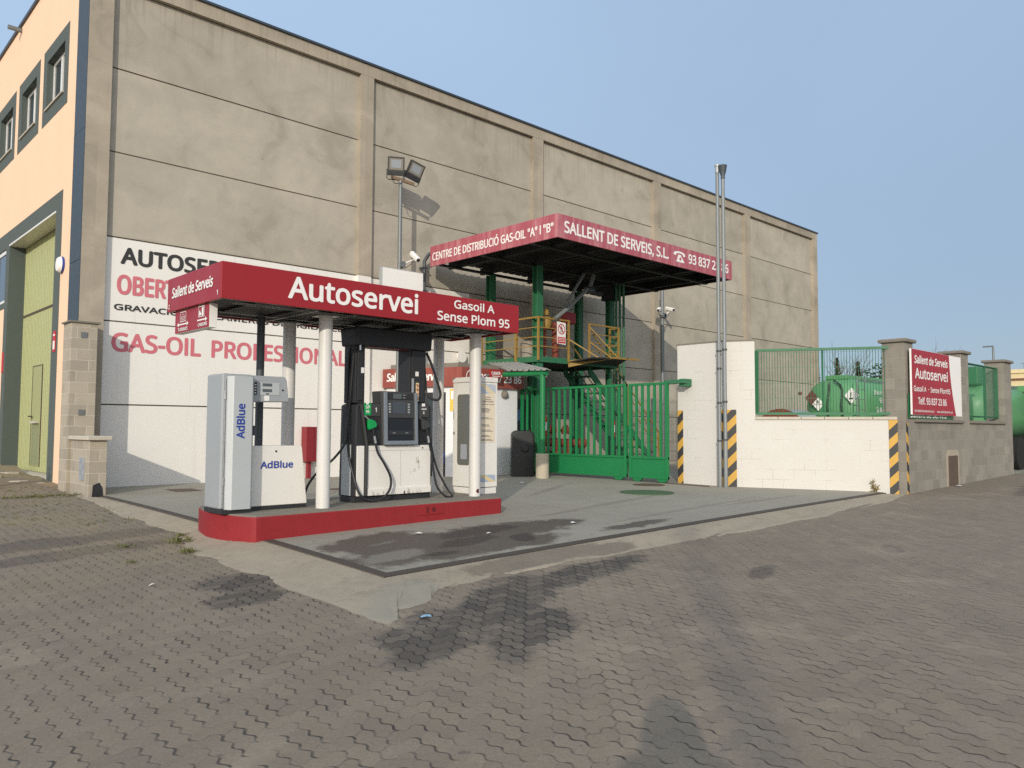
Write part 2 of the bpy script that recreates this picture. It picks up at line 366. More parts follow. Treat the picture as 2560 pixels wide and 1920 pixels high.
m_paver = pavers()
m_pad = slab('yard_concrete', 'pad'); m_apron = slab('apron_concrete', 'apron')
m_conc = concrete_wall('panel_concrete', (168, 160, 145)); m_conc2 = concrete_wall('column_concrete', (162, 151, 134))
m_white = concrete_wall('wall_paint', (232, 228, 220), True)
m_peach = simple('peach_render', (244, 205, 172), 0.85, var=0.06, scale=1.2, streak=0.06, bump=0.15, bscale=90)
m_darkgrey = simple('dark_grey_render', (84, 92, 88), 0.9, var=0.12, scale=30, bump=0.35, bscale=160)
m_trim = simple('blue_grey_sheet', (56, 66, 74), 0.5, 0.0, var=0.05)
m_cap = simple('capping_sheet', (70, 78, 86), 0.45, 0.4, var=0.06)
m_joint = simple('joint_mastic', (96, 86, 74), 0.9, var=0.15)
m_winframe = simple('white_window_frame', (225, 225, 222), 0.4, var=0.04)
m_glass = glass('window_glass', (58, 66, 72))
m_pvc = simple('pale_green_door_sheet', (160, 163, 113), 0.55, var=0.06, streak=0.12, dirt=0.10)
m_pvcdark = simple('worn_green_door_sheet', (136, 140, 100), 0.6, var=0.2, scale=14, streak=0.5, dirt=0.35)
m_red = simple('red_panel', (152, 30, 36), 0.4, var=0.08, scale=2.0, streak=0.12)
m_kerb = simple('red_kerb_paint', (142, 31, 36), 0.6, var=0.16, scale=6, dirt=0.22, streak=0.12, bump=0.2, bscale=70)
m_kerbdark = simple('kerb_box', (96, 24, 28), 0.6, var=0.15)
m_isl = simple('island_concrete', (128, 122, 110), 0.9, var=0.22, scale=5, bump=0.3, bscale=90, dirt=0.4)
m_post = simple('white_post_paint', (212, 209, 204), 0.38, var=0.04, dirt=0.05)
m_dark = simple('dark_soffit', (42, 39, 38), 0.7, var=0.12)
m_darkpost = simple('dark_grey_post', (74, 80, 84), 0.5, 0.2, var=0.05)
m_alu = simple('soffit_strip', (168, 168, 166), 0.4, 0.6, var=0.05)
m_silver = simple('silver_cabinet', (186, 190, 190), 0.42, 0.15, var=0.035, scale=3)
m_silverdk = simple('silver_cabinet_side', (166, 170, 172), 0.45, 0.2, var=0.03, scale=3)
m_offwhite = simple('off_white_enamel', (226, 222, 214), 0.4, var=0.03, scale=3, dirt=0.05)
m_black = simple('pump_black', (44, 44, 46), 0.5, var=0.10, scale=8, dirt=0.06, dirtcol=(0.08, 0.075, 0.07))
m_black2 = simple('pump_dark_grey', (62, 62, 62), 0.5, var=0.10, scale=8)
m_rubber = simple('hose_rubber', (34, 34, 36), 0.5, var=0.1)
m_screen = glass('screen_glass', (70, 76, 82), 0.12); m_lcd = glass('display_glass', (86, 92, 94), 0.2); m_tray = glass('tray_glass', (30, 30, 32), 0.06)
m_chrome = simple('satin_steel', (190, 192, 194), 0.3, 0.9, var=0.05)
m_bezel = simple('bezel_silver', (150, 156, 162), 0.35, 0.6, var=0.06, dirt=0.05)
m_greenplas = simple('green_plastic', (10, 150, 76), 0.4, var=0.08)
m_white_s = simple('white_vinyl', (236, 233, 228), 0.5, var=0.03)
m_blue_s = simple('blue_vinyl', (40, 66, 150), 0.5, var=0.03)
m_black_s = simple('black_lettering', (52, 52, 52), 0.7, var=0.10, scale=10)
m_pink_s = simple('faded_red_lettering', (206, 112, 122), 0.7, var=0.08, scale=4, streak=0.1)
m_cream_s = simple('cream_sticker', (222, 206, 160), 0.6, var=0.05)
m_yel_s = simple('yellow_notice', (222, 190, 86), 0.6, var=0.06)
m_redmark = simple('red_mark', (190, 36, 38), 0.5, var=0.04)
m_notice = simple('cream_notice', (222, 208, 184), 0.6, var=0.05, scale=9)
m_text = simple('small_print', (70, 76, 86), 0.7, var=0.1)
m_bluehatch = simple('blue_hatching', (110, 150, 190), 0.6); m_yelhatch = simple('yellow_hatching', (214, 186, 100), 0.6)
m_pink = faded('faded_canopy_red', (168, 84, 95), (204, 148, 151), 0.65)
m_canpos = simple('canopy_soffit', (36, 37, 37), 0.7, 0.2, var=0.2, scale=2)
m_gcol = simple('green_steel', (48, 108, 74), 0.55, var=0.16, scale=5, streak=0.2, dirt=0.08)
m_gate = simple('gate_green', (20, 118, 66), 0.5, var=0.08, scale=2.5, streak=0.05)
m_yrail = simple('yellow_rail', (150, 120, 56), 0.6, var=0.2, scale=14, dirt=0.55, dirtcol=lin((90, 54, 30)))
m_rust = simple('rusty_pipe', (122, 58, 44), 0.75, var=0.25, scale=14, dirt=0.4)
m_galv = simple('galvanised_steel', (118, 122, 122), 0.5, 0.3, var=0.14, scale=16, streak=0.15)
m_grey_pipe = simple('grey_pipe', (128, 132, 132), 0.5, 0.2, var=0.08, streak=0.15)
m_sheet = simple('roof_sheet', (176, 178, 176), 0.5, 0.35, var=0.10, scale=4, streak=0.15)
m_binm = simple('bin_plastic', (26, 29, 28), 0.45, var=0.08)
m_bollard = simple('cast_concrete', (176, 166, 146), 0.9, var=0.14, scale=9, streak=0.2, bump=0.3)
m_boothw = concrete_wall('booth_paint', (224, 224, 224), True)
m_brick_red = faded('booth_fascia_red', (138, 66, 56), (156, 88, 74), 0.5)
m_doorblue = simple('dark_blue_board', (44, 52, 84), 0.5)
m_blockw_y = blocks('painted_block_side', [(210, 207, 201), (203, 199, 192)], u_axis=(0.0, 1.0), painted=True, mcol=(176, 166, 152))
m_blockw_d = blocks('painted_block_front', [(208, 205, 198), (201, 197, 190)], u_axis=(0.514, -0.857), painted=True, mcol=(186, 176, 160))
m_blockg = blocks('grey_block', [(144, 138, 127), (98, 94, 88)], u_axis=(1.0, 1.0), mcol=(154, 146, 132), mortar=0.012, var=0.38)
m_blockp = blocks('pale_block', [(176, 166, 148), (118, 111, 101)], u_axis=(1.0, 1.0), mcol=(192, 184, 168), mortar=0.016, var=0.5)
m_coping = simple('stone_coping', (188, 180, 164), 0.85, var=0.14, scale=7, bump=0.2)
m_copingd = simple('weathered_coping', (124, 118, 108), 0.9, var=0.2, scale=9, bump=0.3)
m_tank = simple('tanker_green', (92, 148, 100), 0.4, var=0.06, scale=2)
m_tank2 = simple('tanker_dark_green', (34, 104, 62), 0.4, var=0.08)
m_tyre = simple('tyre', (30, 30, 30), 0.9, var=0.1)
m_brown = simple('brown_placard', (104, 58, 48), 0.6)
m_leaf = simple('dark_foliage', (58, 66, 46), 0.9, var=0.35, scale=2.5); m_leaf2 = simple('cypress_foliage', (52, 54, 44), 0.9, var=0.3, scale=3)
m_bark = simple('bark', (92, 80, 66), 0.95, var=0.2, scale=9)
m_weed = simple('dry_weed', (146, 126, 66), 0.9, var=0.3, scale=20); m_grass = simple('green_weed', (98, 100, 52), 0.9, var=0.3, scale=20)
m_earth = simple('dirt', (132, 118, 92), 0.95, var=0.3, scale=6, bump=0.6, bscale=30)
m_iron = simple('iron_cover', (92, 76, 66), 0.8, 0.2, var=0.2, scale=12)
m_greencover = simple('green_cover', (66, 92, 62), 0.85, var=0.15, scale=8)
m_paper = simple('litter_paper', (226, 224, 218), 0.7); m_bluepaper = simple('blue_card', (136, 176, 206), 0.6)
m_cream_b = simple('cream_building', (224, 206, 160), 0.85, var=0.08); m_louv = simple('brown_louvre', (122, 82, 66), 0.7)
m_mesh = simple('green_wire', (60, 112, 80), 0.5, var=0.05)
m_cloth = simple('dark_jacket', (50, 52, 60), 0.9); m_skin = simple('skin', (200, 150, 124), 0.6); m_hair = simple('dark_hair', (46, 36, 30), 0.8)
m_rackwall = simple('rack_red', (150, 40, 44), 0.5, var=0.1)
m_hatch = simple('rusty_hatch', (96, 80, 68), 0.8, 0.1, var=0.3, scale=8, streak=0.5)
m_patch = simple('grey_patch', (140, 148, 156), .6); m_bracket = simple('brown_bracket', (120, 98, 74), .7, var=.2); m_lampglass = simple('lamp_glass', (128, 122, 110), 0.5); m_led = simple('led_panel', (140, 146, 152), 0.5)

def grate():
    t = NT('drain_grate'); o = t.xyz()
    k = t.math('MAXIMUM', t.math('PINGPONG', o[0], 0.011), t.math('PINGPONG', o[1], 0.011))
    w1 = t.math('SINE', t.math('MULTIPLY', o[0], 250.0)); w2 = t.math('SINE', t.math('MULTIPLY', o[1], 250.0))
    k = t.math('MAXIMUM', w1, w2)
    f = t.ramp(k, 0.2, 0.7)
    n = t.noise(6.0, 5.0, 0.65)
    cc = t.mix(f, lin((38, 34, 30)), lin((92, 82, 72)))
    cc = t.mix(t.math('MULTIPLY', t.ramp(n, 0.5, 0.7), 0.5), cc, lin((76, 68, 60)))
    t.bump(f, 0.5, 0.006)
    return t.out(cc, 0.8)
m_grate = grate()

def mesh_sheet():
    """fine green wire cloth: see-through between the wires"""
    t = NT('wire_cloth'); o = t.xyz()
    tr = t.n('ShaderNodeBsdfTransparent'); mx = t.n('ShaderNodeMixShader')
    a = t.math('PINGPONG', o[0], 0.0125); b = t.math('PINGPONG', o[2], 0.0125)
    f = t.math('LESS_THAN', t.math('MINIMUM', a, b), 0.0032)
    t.put(mx.inputs[0], f); t.t.links.new(tr.outputs[0], mx.inputs[1]); t.t.links.new(t.p.outputs[0], mx.inputs[2])
    t.t.links.new(mx.outputs[0], t.t.nodes['Material Output'].inputs[0])
    return t.out(lin((70, 130, 90)), 0.6)
m_cloth_wire = mesh_sheet()

# ------------------------------------------------------------------ builders
class B:
    def __init__(s): s.v = []; s.f = []
    def face(s, pts):
        i = len(s.v); s.v += [tuple(p) for p in pts]; s.f.append(tuple(range(i, i+len(pts)))); return s
    def box(s, x0, x1, y0, y1, z0, z1):
        i = len(s.v)
        s.v += [(x, y, z) for z in (z0, z1) for (x, y) in ((x0, y0), (x1, y0), (x1, y1), (x0, y1))]
        s.f += [tuple(i+k for k in q) for q in ((3, 2, 1, 0), (4, 5, 6, 7), (0, 1, 5, 4), (1, 2, 6, 5), (2, 3, 7, 6), (3, 0, 4, 7))]
        return s
    def prism(s, poly, vec):
        """closed polygon (3D points, planar) pushed along vec"""
        i = len(s.v); n = len(poly); vec = Vector(vec)
        s.v += [tuple(Vector(p)) for p in poly] + [tuple(Vector(p)+vec) for p in poly]
        s.f.append(tuple(i+k for k in range(n-1, -1, -1))); s.f.append(tuple(i+n+k for k in range(n)))
        for k in range(n): s.f.append((i+k, i+(k+1) % n, i+n+(k+1) % n, i+n+k))
        return s
    def plan(s, poly, z0, z1): return s.prism([(x, y, z0) for x, y in poly], (0, 0, z1-z0))
    def bar(s, p, q, w, h=None, up=(0, 0, 1)):
        """rectangular bar from p to q"""
        p, q = Vector(p), Vector(q); h = h or w; d = (q-p).normalized(); up = Vector(up)
        if abs(d.dot(up)) > 0.98: up = Vector((1, 0, 0))
        sd = d.cross(up).normalized(); u2 = sd.cross(d).normalized()
        return s.prism([p+sd*a*w/2+u2*b*h/2 for a, b in ((-1, -1), (1, -1), (1, 1), (-1, 1))], q-p)
    def tube(s, pts, r, n=10, cap=True, smooth_pts=0):
        pts = [Vector(p) for p in pts]
        if smooth_pts: pts = spline(pts, smooth_pts)
        rings = []; ref = None
        for k, p in enumerate(pts):
            d = (pts[min(k+1, len(pts)-1)]-pts[max(k-1, 0)]).normalized()
            if ref is None:
                ref = Vector((0, 0, 1)) if abs(d.z) < 0.9 else Vector((1, 0, 0))
            a = (ref - d*ref.dot(d)).normalized(); ref = a; b = d.cross(a)
            rr = r[k] if isinstance(r, (list, tuple)) else r
            i = len(s.v); s.v += [tuple(p+(a*math.cos(t)+b*math.sin(t))*rr) for t in (2*math.pi*j/n for j in range(n))]
            rings.append(i)
        for a, b in zip(rings, rings[1:]):
            for j in range(n): s.f.append((a+j, a+(j+1) % n, b+(j+1) % n, b+j))
        if cap:
            s.f.append(tuple(rings[0]+j for j in range(n-1, -1, -1))); s.f.append(tuple(rings[-1]+j for j in range(n)))
        return s
    def lathe(s, c, prof, n=24, axis=(0, 0, 1)):
        """profile of (radius, along) turned about an axis through c"""
        c = Vector(c); ax = Vector(axis).normalized(); a = ax.orthogonal().normalized(); b = ax.cross(a); rings = []
        for (r, h) in prof:
            i = len(s.v); rings.append(i)
            s.v += [tuple(c+ax*h+(a*math.cos(t)+b*math.sin(t))*max(r, 1e-4)) for t in (2*math.pi*j/n for j in range(n))]
        for p, q in zip(rings, rings[1:]):
            for j in range(n): s.f.append((p+j, p+(j+1) % n, q+(j+1) % n, q+j))
        s.f.append(tuple(rings[0]+j for j in range(n-1, -1, -1))); s.f.append(tuple(rings[-1]+j for j in range(n)))
        return s
    def build(s, name, mat, parent=None, smooth=False, bevel=0.0, loc=None):
        me = bpy.data.meshes.new(name)
        off = parent.matrix_world.translation if parent is not None else Vector(loc or (0, 0, 0))
        if parent is not None: off = ORI[parent.name]
        me.from_pydata([tuple(Vector(p)-off) for p in s.v], [], s.f)
        bm = bmesh.new(); bm.from_mesh(me); bmesh.ops.recalc_face_normals(bm, faces=bm.faces) if len(s.f) > 1 else None
        if smooth:
            bmesh.ops.remove_doubles(bm, verts=bm.verts, dist=1e-5)
        bm.to_mesh(me); bm.free()
        o = bpy.data.objects.new(name, me); COL.objects.link(o)
        if mat: me.materials.append(mat)
        if smooth:
            for p in me.polygons: p.use_smooth = True
            md = o.modifiers.new('edge', 'EDGE_SPLIT'); md.split_angle = R(38)
        if bevel:
            md = o.modifiers.new('bevel', 'BEVEL'); md.width = bevel; md.segments = 2; md.limit_method = 'ANGLE'; md.angle_limit = R(35)
        ORI[o.name] = Vector(off)
        if parent is not None: o.parent = parent
        else: o.location = off
        return o

ORI = {}
def spline(pts, n):
    out = []
    for k in range(len(pts)-1):
        p0 = pts[max(k-1, 0)]; p1 = pts[k]; p2 = pts[k+1]; p3 = pts[min(k+2, len(pts)-1)]
        for j in range(n):
            t = j/n
            out.append(0.5*((2*p1)+(p2-p0)*t+(2*p0-5*p1+4*p2-p3)*t*t+(3*p1-p0-3*p2+p3)*t**3))
    out.append(pts[-1]); return out

def thing(name, loc, label, cat, group=None):
    o = bpy.data.objects.new(name, None); COL.objects.link(o)
    o.empty_display_size = 0.2; o.location = loc; ORI[o.name] = Vector(loc)
    return tag(o, label, cat, group)
def tag(o, label, cat, group=None):
    o['label'] = label; o['category'] = cat
    if group: o['group'] = group
    return o
def struct(o): o['kind'] = 'structure'; return o
def stuff(o, label, cat): o['kind'] = 'stuff'; o['label'] = label; o['category'] = cat; return o
def plabel(o, s): o['label'] = s; return o

def dup(root, loc, label=None):
    r = root.copy(); COL.objects.link(r); r.location = loc; ORI[r.name] = Vector(loc)
    if label: r['label'] = label
    for ch in list(root.children):
        c = ch.copy(); COL.objects.link(c); c.parent = r
        for g in list(ch.children):
            d = g.copy(); COL.objects.link(d); d.parent = c
    return r

try:      # the sans-serif that ships with Blender; its built-in face otherwise
    SANS = bpy.data.fonts.load(bpy.utils.system_resource('DATAFILES', path='fonts') + '/NotoSansHebrew-Regular.woff2')
except Exception:
    SANS = None
_tcache = {}
def _glyphs(s, weight, shear, sp):
    caps = s.upper() == s
    key = (s, weight, shear, sp)
    if key not in _tcache:
        cu = bpy.data.curves.new('lettering', 'FONT'); cu.body = s.replace('I', 'l') if caps and SANS else s; cu.size = 1.0; cu.offset = 0.0 if SANS else weight; cu.shear = shear; cu.space_character = sp
        cu.resolution_u = 5
        if SANS: cu.font = SANS
        o = bpy.data.objects.new('lettering_tmp', cu); COL.objects.link(o)
        dg = bpy.context.evaluated_depsgraph_get(); dg.update()
        me = bpy.data.meshes.new_from_object(o.evaluated_get(dg))
        _tcache[key] = ([v.co.copy() for v in me.vertices], [tuple(p.vertices) for p in me.polygons])
        bpy.data.objects.remove(o); bpy.data.curves.remove(cu); bpy.data.meshes.remove(me)
    return _tcache[key]
def text(s, mat, parent, O, u, v, width, cap, weight=0.0, shear=0.0, sp=1.0, name='lettering'):
    """flat lettering: baseline starts at O and runs along u; capital height cap along v; total width"""
    vs, fs = _glyphs(s, weight, shear, sp)
    H = max(p.y for p in _glyphs('H', 0.0, 0.0, 1.0)[0])
    if SANS and s.upper() == s: vs = [Vector((p.x, H, 0)) if 1.03*H < p.y < 1.085*H else p for p in vs]
    x0 = min(p.x for p in vs); x1 = max(p.x for p in vs)
    O, u, v = Vector(O), Vector(u).normalized(), Vector(v).normalized()
    nn = u.cross(v).normalized(); r = weight*2.2*cap if SANS else 0.0
    # heavier strokes: the outline is laid over itself a few times, nudged round a small circle
    shifts = [(0.0, 0.0)] + ([(r*math.cos(R(a)), 0.8*r*math.sin(R(a))) for a in range(0, 360, 45)] if r else [])
    b = B(); hy = (cap-1.6*r)/H; wx = (width-2*r)/(x1-x0)
    for i, (dx, dy) in enumerate(shifts):
        k = len(b.v); P0 = O+nn*(0.00012*i)
        b.v += [tuple(P0+u*((p.x-x0)*wx+r+dx)+v*(p.y*hy+0.8*r+dy)) for p in vs]; b.f += [tuple(k+j for j in f) for f in fs]
    return b.build(name, mat, parent)
def disc(b, c, u, v, r, n=24, r2=None, a0=0, a1=360):
    c, u, v = Vector(c), Vector(u), Vector(v)
    pts = [c+(u*math.cos(R(a))+v*math.sin(R(a)))*r for a in [a0+(a1-a0)*k/n for k in range(n+1)]]
    if r2 is None: b.face(pts[:-1] if a1-a0 == 360 else pts)
    else:
        q = [c+(u*math.cos(R(a))+v*math.sin(R(a)))*r2 for a in [a0+(a1-a0)*k/n for k in range(n+1)]]
        for k in range(n): b.face([pts[k], pts[k+1], q[k+1], q[k]])
    return b
def poly2(b, O, u, v, pts):
    O, u, v = Vector(O), Vector(u), Vector(v); b.face([O+u*x+v*y for x, y in pts]); return b

# ------------------------------------------------------------------ ground
def cl(v, a, b): return max(a, min(b, v))
def st_z(x, y):
    x = cl(x, -5, 26); y = cl(y, -6, 22)
    z = -0.37738+0.01375*x+0.01323*y+0.00032*x*y+0.00006*x*x+0.00054*y*y
    return z
def pad_z(x, y):
    x = cl(x, 4, 22); y = cl(y, 6, 16.5)
    return -0.55144+0.03037*x+0.06247*y-0.00135*x*y-0.00044*x*x-0.00176*y*y

def grid(xs, ys, zf):
    b = B(); b.v = [(x, y, zf(x, y)) for x in xs for y in ys]; n = len(ys)
    b.f = [(i*n+j, (i+1)*n+j, (i+1)*n+j+1, i*n+j+1) for i in range(len(xs)-1) for j in range(n-1)]
    return b
def frange(a, b, s):
    n = max(1, int(round((b-a)/s))); return [a+(b-a)*k/n for k in range(n+1)]
def street_h(x, y):
    z = st_z(x, y)
    if x > 3.95 and y > 5.8 and x < 37: z = min(z, (pad_z(x, y) if y < 17 else 0)) - 0.14
    return z
xs = [-300, -120, -60, -30, -15, -10]+frange(-8, 3.4, 0.5)+[3.6, 3.9, 4.0]+frange(4.5, 24, 0.75)+[26, 30, 36, 50, 80, 140, 300, 700]
ys = [-300, -120, -60, -30, -15]+frange(-10, 5.4, 0.5)+[5.5, 5.75, 5.85, 6.2]+frange(6.7, 20, 0.75)+[22, 26, 32, 50, 90, 200, 500]
street = struct(grid(xs, ys, street_h).build('street', m_paver, smooth=True))
street['label'] = 'street of worn zigzag interlocking grey pavers'

pad = struct(grid([4.24]+frange(4.6, 36, 0.6), [6.14]+frange(6.5, 16.5, 0.5), lambda x, y: pad_z(x, y)).build('forecourt', m_pad, smooth=True))

# concrete apron between the drain and the street: two legs meeting in a corner
def apron():
    b = B()
    inner = [(4.14, 14.3), (4.14, 12), (4.14, 10.9), (4.14, 10.1), (4.14, 9.2), (4.14, 8.4), (4.14, 7.8), (4.14, 7.0), (4.14, 6.05), (4.7, 6.04), (5.4, 6.03), (6.2, 6.03), (7, 6.03), (8.2, 6.03), (9.5, 6.03), (11, 6.03), (13, 6.03), (15.4, 6.03)]
    outer = [(3.90, 14.6), (3.78, 12), (3.78, 10.9), (3.80, 9.9), (3.52, 9.1), (3.45, 8.4), (3.44, 7.6), (3.46, 6.8), (3.38, 4.92), (4.10, 5.36), (4.75, 5.60), (5.5, 5.60), (6.5, 5.60), (8.2, 5.47), (9.5, 5.46), (11, 5.46), (13, 5.48), (15.75, 5.62)]
    def dens(p, k):
        o = []
        for a, c in zip(p, p[1:]):
            for j in range(k): o.append((a[0]+(c[0]-a[0])*j/k, a[1]+(c[1]-a[1])*j/k))
        o.append(p[-1]); return o
    I, O = dens(inner, 16), dens(outer, 16)
    N = 8; rnd = random.Random(3)
    rows = []
    for (ix, iy), (ox, oy) in zip(I, O):
        kq = len(rows); jx = .035*math.sin(kq*.31)+.02*math.sin(kq*.53+1)+rnd.uniform(-.014, .014); jy = .03*math.sin(kq*.37+2)+.02*math.sin(kq*.61)+rnd.uniform(-.014, .014)
        ox += jx; oy += jy; row = []
        zi, zo = pad_z(ix, iy)-0.004, st_z(ox, oy)+0.003
        for k in range(N+1):
            t = k/N; x = ix+(ox-ix)*t; y = iy+(oy-iy)*t
            z = zi+(zo-zi)*(t*0.55+0.45*t*t*(3-2*t)) + (rnd.uniform(-.005, .005) if 0 < k < N else 0) + (.012*math.sin(kq*.21+k)*math.sin(kq*.093+.5*k)*(k/N) if kq > 130 else 0)
            row.append((x, y, z))
        row.append((ox+(ox-ix)*0.06, oy+(oy-iy)*0.06, st_z(ox, oy)-0.006))
        rows.append(row)
    b.v = [p for r in rows for p in r]; n = N+2
    b.f = [(i*n+j, (i+1)*n+j, (i+1)*n+j+1, i*n+j+1) for i in range(len(rows)-1) for j in range(n-1)]
    return b
struct(apron().build('apron', m_apron, smooth=True))

def drain(name, p, q, w, label):
    b = B(); n = 24; d = (Vector(q)-Vector(p)); L = d.length; d.normalize(); s = Vector((-d.y, d.x))*w/2
    for k in range(n):
        a = Vector(p)+d*L*k/n; c = Vector(p)+d*L*(k+1)/n
        P = [a-s, c-s, c+s, a+s]
        T = [Vector((q_.x, q_.y, pad_z(q_.x, q_.y)+0.006)) for q_ in P]
        b.prism([t-Vector((0, 0, 0.05)) for t in T], (0, 0, 0.05))
    return tag(b.build(name, m_grate), label, 'drain', 'drain channels round the forecourt')
drain('drain_channel', (4.19, 10.02), (4.19, 14.35), 0.12, 'dark drain channel running from the block wall stub towards the red island')
drain('drain_channel', (4.19, 6.16), (4.19, 8.40), 0.12, 'dark drain channel running from the red island to the forecourt corner')
drain('drain_channel', (4.13, 6.09), (15.55, 6.09), 0.13, 'long dark drain channel along the street edge of the forecourt')

# ------------------------------------------------------------------ warehouse
XA, XE = 4.21, 34.65
YC, YP = 16.25, 16.36           # column face, panel face
wh = thing('warehouse', (XA, YC, 0), 'large concrete panel warehouse with peach end wall and white painted lower bays', 'warehouse')
JZ = [-0.25, 1.62, 3.24, 4.89, 6.57, 8.24, 9.87]
CX = [(4.21, 4.64), (10.28, 10.65), (16.26, 16.68), (22.22, 22.63), (28.30, 28.73), (34.25, 34.65)]
b = B(); w = B(); g = B()
for i in range(5):
    x0, x1 = CX[i][1]-0.02, CX[i+1][0]+0.02
    for k in range(6):
        z0, z1 = JZ[k]+0.014, JZ[k+1]-0.014
        yy = YP - (0.004 if k % 2 else 0)
        if k < 3 and i == 1:
            w.box(x0, 13.9, yy, YP+0.20, z0, z1); b.box(13.9, x1, yy, YP+0.20, z0, z1)
        else: (w if (k < 3 and i < 1) else b).box(x0, x1, yy, YP+0.20, z0, z1)
b.box(4.6, XE, 16.57, 39.8, -0.3, 9.7)
b.build('wall_panel', m_conc, wh)
w.build('painted_panel', m_white, wh)
g.box(4.5, 34.4, YP+0.012, YP+0.19, -0.25, 9.86)
g.build('joint_backing', m_joint, wh)
for i, (x0, x1) in enumerate(CX):
    if i == 1:
        B().box(x0, x1, YC, YP+0.22, -0.25, 4.88).build('column', m_white, wh)
        B().box(x0, x1, YC, YP+0.22, 4.88, 9.87).build('column', m_conc2, wh)
    else:
        B().box(x0, x1, YC, YP+0.22, -0.25, 9.87).build('column', m_conc2, wh)
pp = B().box(4.62, XE, YC-0.004, YP+0.24, 9.87, 10.16).build('parapet', m_conc2, wh)
B().box(4.60, XE+0.04, YC-0.05, YP+0.26, 10.16, 10.21).build('capping', m_cap, pp)
# peach end wall, in pieces round the openings
XF = XA+0.003
fb = B()
OPEN = [(17.94, 19.36, 8.09, 9.20), (20.29, 21.71, 8.09, 9.20), (22.64, 24.06, 8.09, 9.20), (24.99, 26.41, 8.09, 9.20)]
def facade_piece(y0, y1, z0, z1): fb.box(XF, XF+0.36, y0, y1, z0, z1)
facade_piece(17.0, 17.69, -0.3, 6.0)
facade_piece(22.72, 40, -0.3, 4.1); facade_piece(24.1, 40, 4.1, 6.0)
facade_piece(17.0, 40, 6.0, 8.06)
ye = 17.0
for (a, c, z0, z1) in OPEN: facade_piece(ye, a-.025, 8.06, 9.23); ye = c+.025
facade_piece(ye, 40, 8.06, 9.23)
facade_piece(17.0, 40, 9.23, 11.02)
fb.build('end_wall', m_peach, wh)
B().box(XF-0.05, XF+0.42, 16.9, 40.0, 11.02, 11.09).build('capping', m_cap, wh)
sp = B().box(XF-0.30, XF-0.003, 22.0, 22.09, 10.88, 10.96).build('roof_spout', m_galv, wh)
tr = B().box(XF-0.012, XF+0.2, 16.27, 17.0, 1.8, 4.35); tr.box(XF-0.014, XF+0.2, 16.27, 17.0, 4.36, 6.9); tr.box(XF-0.012, XF+0.2, 16.27, 17.0, 6.91, 11.0)
tr.build('corner_flashing', m_trim, wh)
for (a, c, z0, z1) in OPEN:
    sb = B()
    S = 0.30; xo = XF-0.006
    sb.box(xo, XF+0.10, a-S, c+S, z1, z1+0.30); sb.box(xo, XF+0.10, a-S, c+S, z0-0.30, z0)
    sb.box(xo, XF+0.10, a-S, a, z0, z1); sb.box(xo, XF+0.10, c, c+S, z0, z1)
    sb.box(XF+0.1, XF+0.34, a-0.02, a, z0, z1); sb.box(XF+0.1, XF+0.34, c, c+0.02, z0, z1); sb.box(XF+0.1, XF+0.34, a, c, z1, z1+0.02)
    sr = sb.build('window_surround', m_darkgrey, wh)
    B().box(XF-0.04, XF+0.3, a-0.02, c+0.02, z0-0.005, z0+0.03).build('sill', m_coping, sr)
    wf = B(); xi = XF+0.12
    wf.box(xi, xi+0.06, a, a+0.07, z0+.03, z1); wf.box(xi, xi+0.06, c-0.07, c, z0+.03, z1); wf.box(xi, xi+0.06, a+.07, c-.07, z1-0.07, z1); wf.box(xi, xi+0.06, a+.07, c-.07, z0+.03, z0+0.10)
    mid = (a+c)/2; wf.box(xi-0.01, xi+0.05, mid-0.05, mid+0.05, z0+.1, z1-.07)
    wn = wf.build('window', m_winframe, wh)
    B().box(xi+0.02, xi+0.03, a+.07, c-.07, z0+.1, z1-.07).build('pane', m_glass, wn)
# garage door with its dark surround
sb = B(); xo = XF-0.008
sb.box(xo, XF+0.34, 17.69, 18.15, -0.2, 6.0); sb.box(xo, XF+0.34, 22.38, 22.75, -0.2, 6.0); sb.box(xo, XF+0.34, 18.15, 22.38, 5.64, 6.0)
sb.box(xo, XF+0.34, 22.75, 24.1, 5.6, 6.0); sb.box(xo, XF+0.34, 23.9, 24.1, 4.1, 5.6); sb.box(xo, XF+0.34, 22.75, 23.9, 4.1, 4.25)
gs = sb.build('door_surround', m_darkgrey, wh)
B().box(XF-0.02, XF+0.33, 18.15, 22.38, 5.60, 5.64).build('lintel', m_offwhite, gs)
wf = B(); wf.box(XF+.02, XF+.08, 22.75, 22.84, 4.25, 5.6); wf.box(XF+.02, XF+.08, 23.8, 23.9, 4.25, 5.6); wf.box(XF+.02, XF+.08, 22.84, 23.8, 4.25, 4.33); wf.box(XF+.02, XF+.08, 22.84, 23.8, 5.5, 5.6)
wn = wf.build('window', m_winframe, wh); B().box(XF+.04, XF+.05, 22.84, 23.8, 4.33, 5.5).build('pane', m_glass, wn)
def corrug(y0, y1, z0, z1, x, pitch=0.14, dep=0.02):
    b = B(); y = y0; prof = []
    while y < y1-1e-6:
        for (dy, dx) in ((0, 0), (0.045, 0), (0.06, dep), (0.11, dep), (0.125, 0)):
            if y+dy < y1: prof.append((x+dx, y+dy))
        y += pitch
    prof.append((x, y1))
    for (xa, ya), (xb, yb) in zip(prof, prof[1:]): b.face([(xa, ya, z0), (xb, yb, z0), (xb, yb, z1), (xa, ya, z1)])
    return b
XD = XF+0.34
gd = corrug(18.15, 22.9, 0.16, 3.86, XD).build('garage_door', m_pvc, wh)
gu = corrug(18.15, 22.9, 3.90, 5.66, XD).build('garage_door', m_pvc, wh)
B().box(XD-0.01, XD+0.015, 18.15, 22.9, 3.855, 3.905).build('door_rail', m_iron, gd)
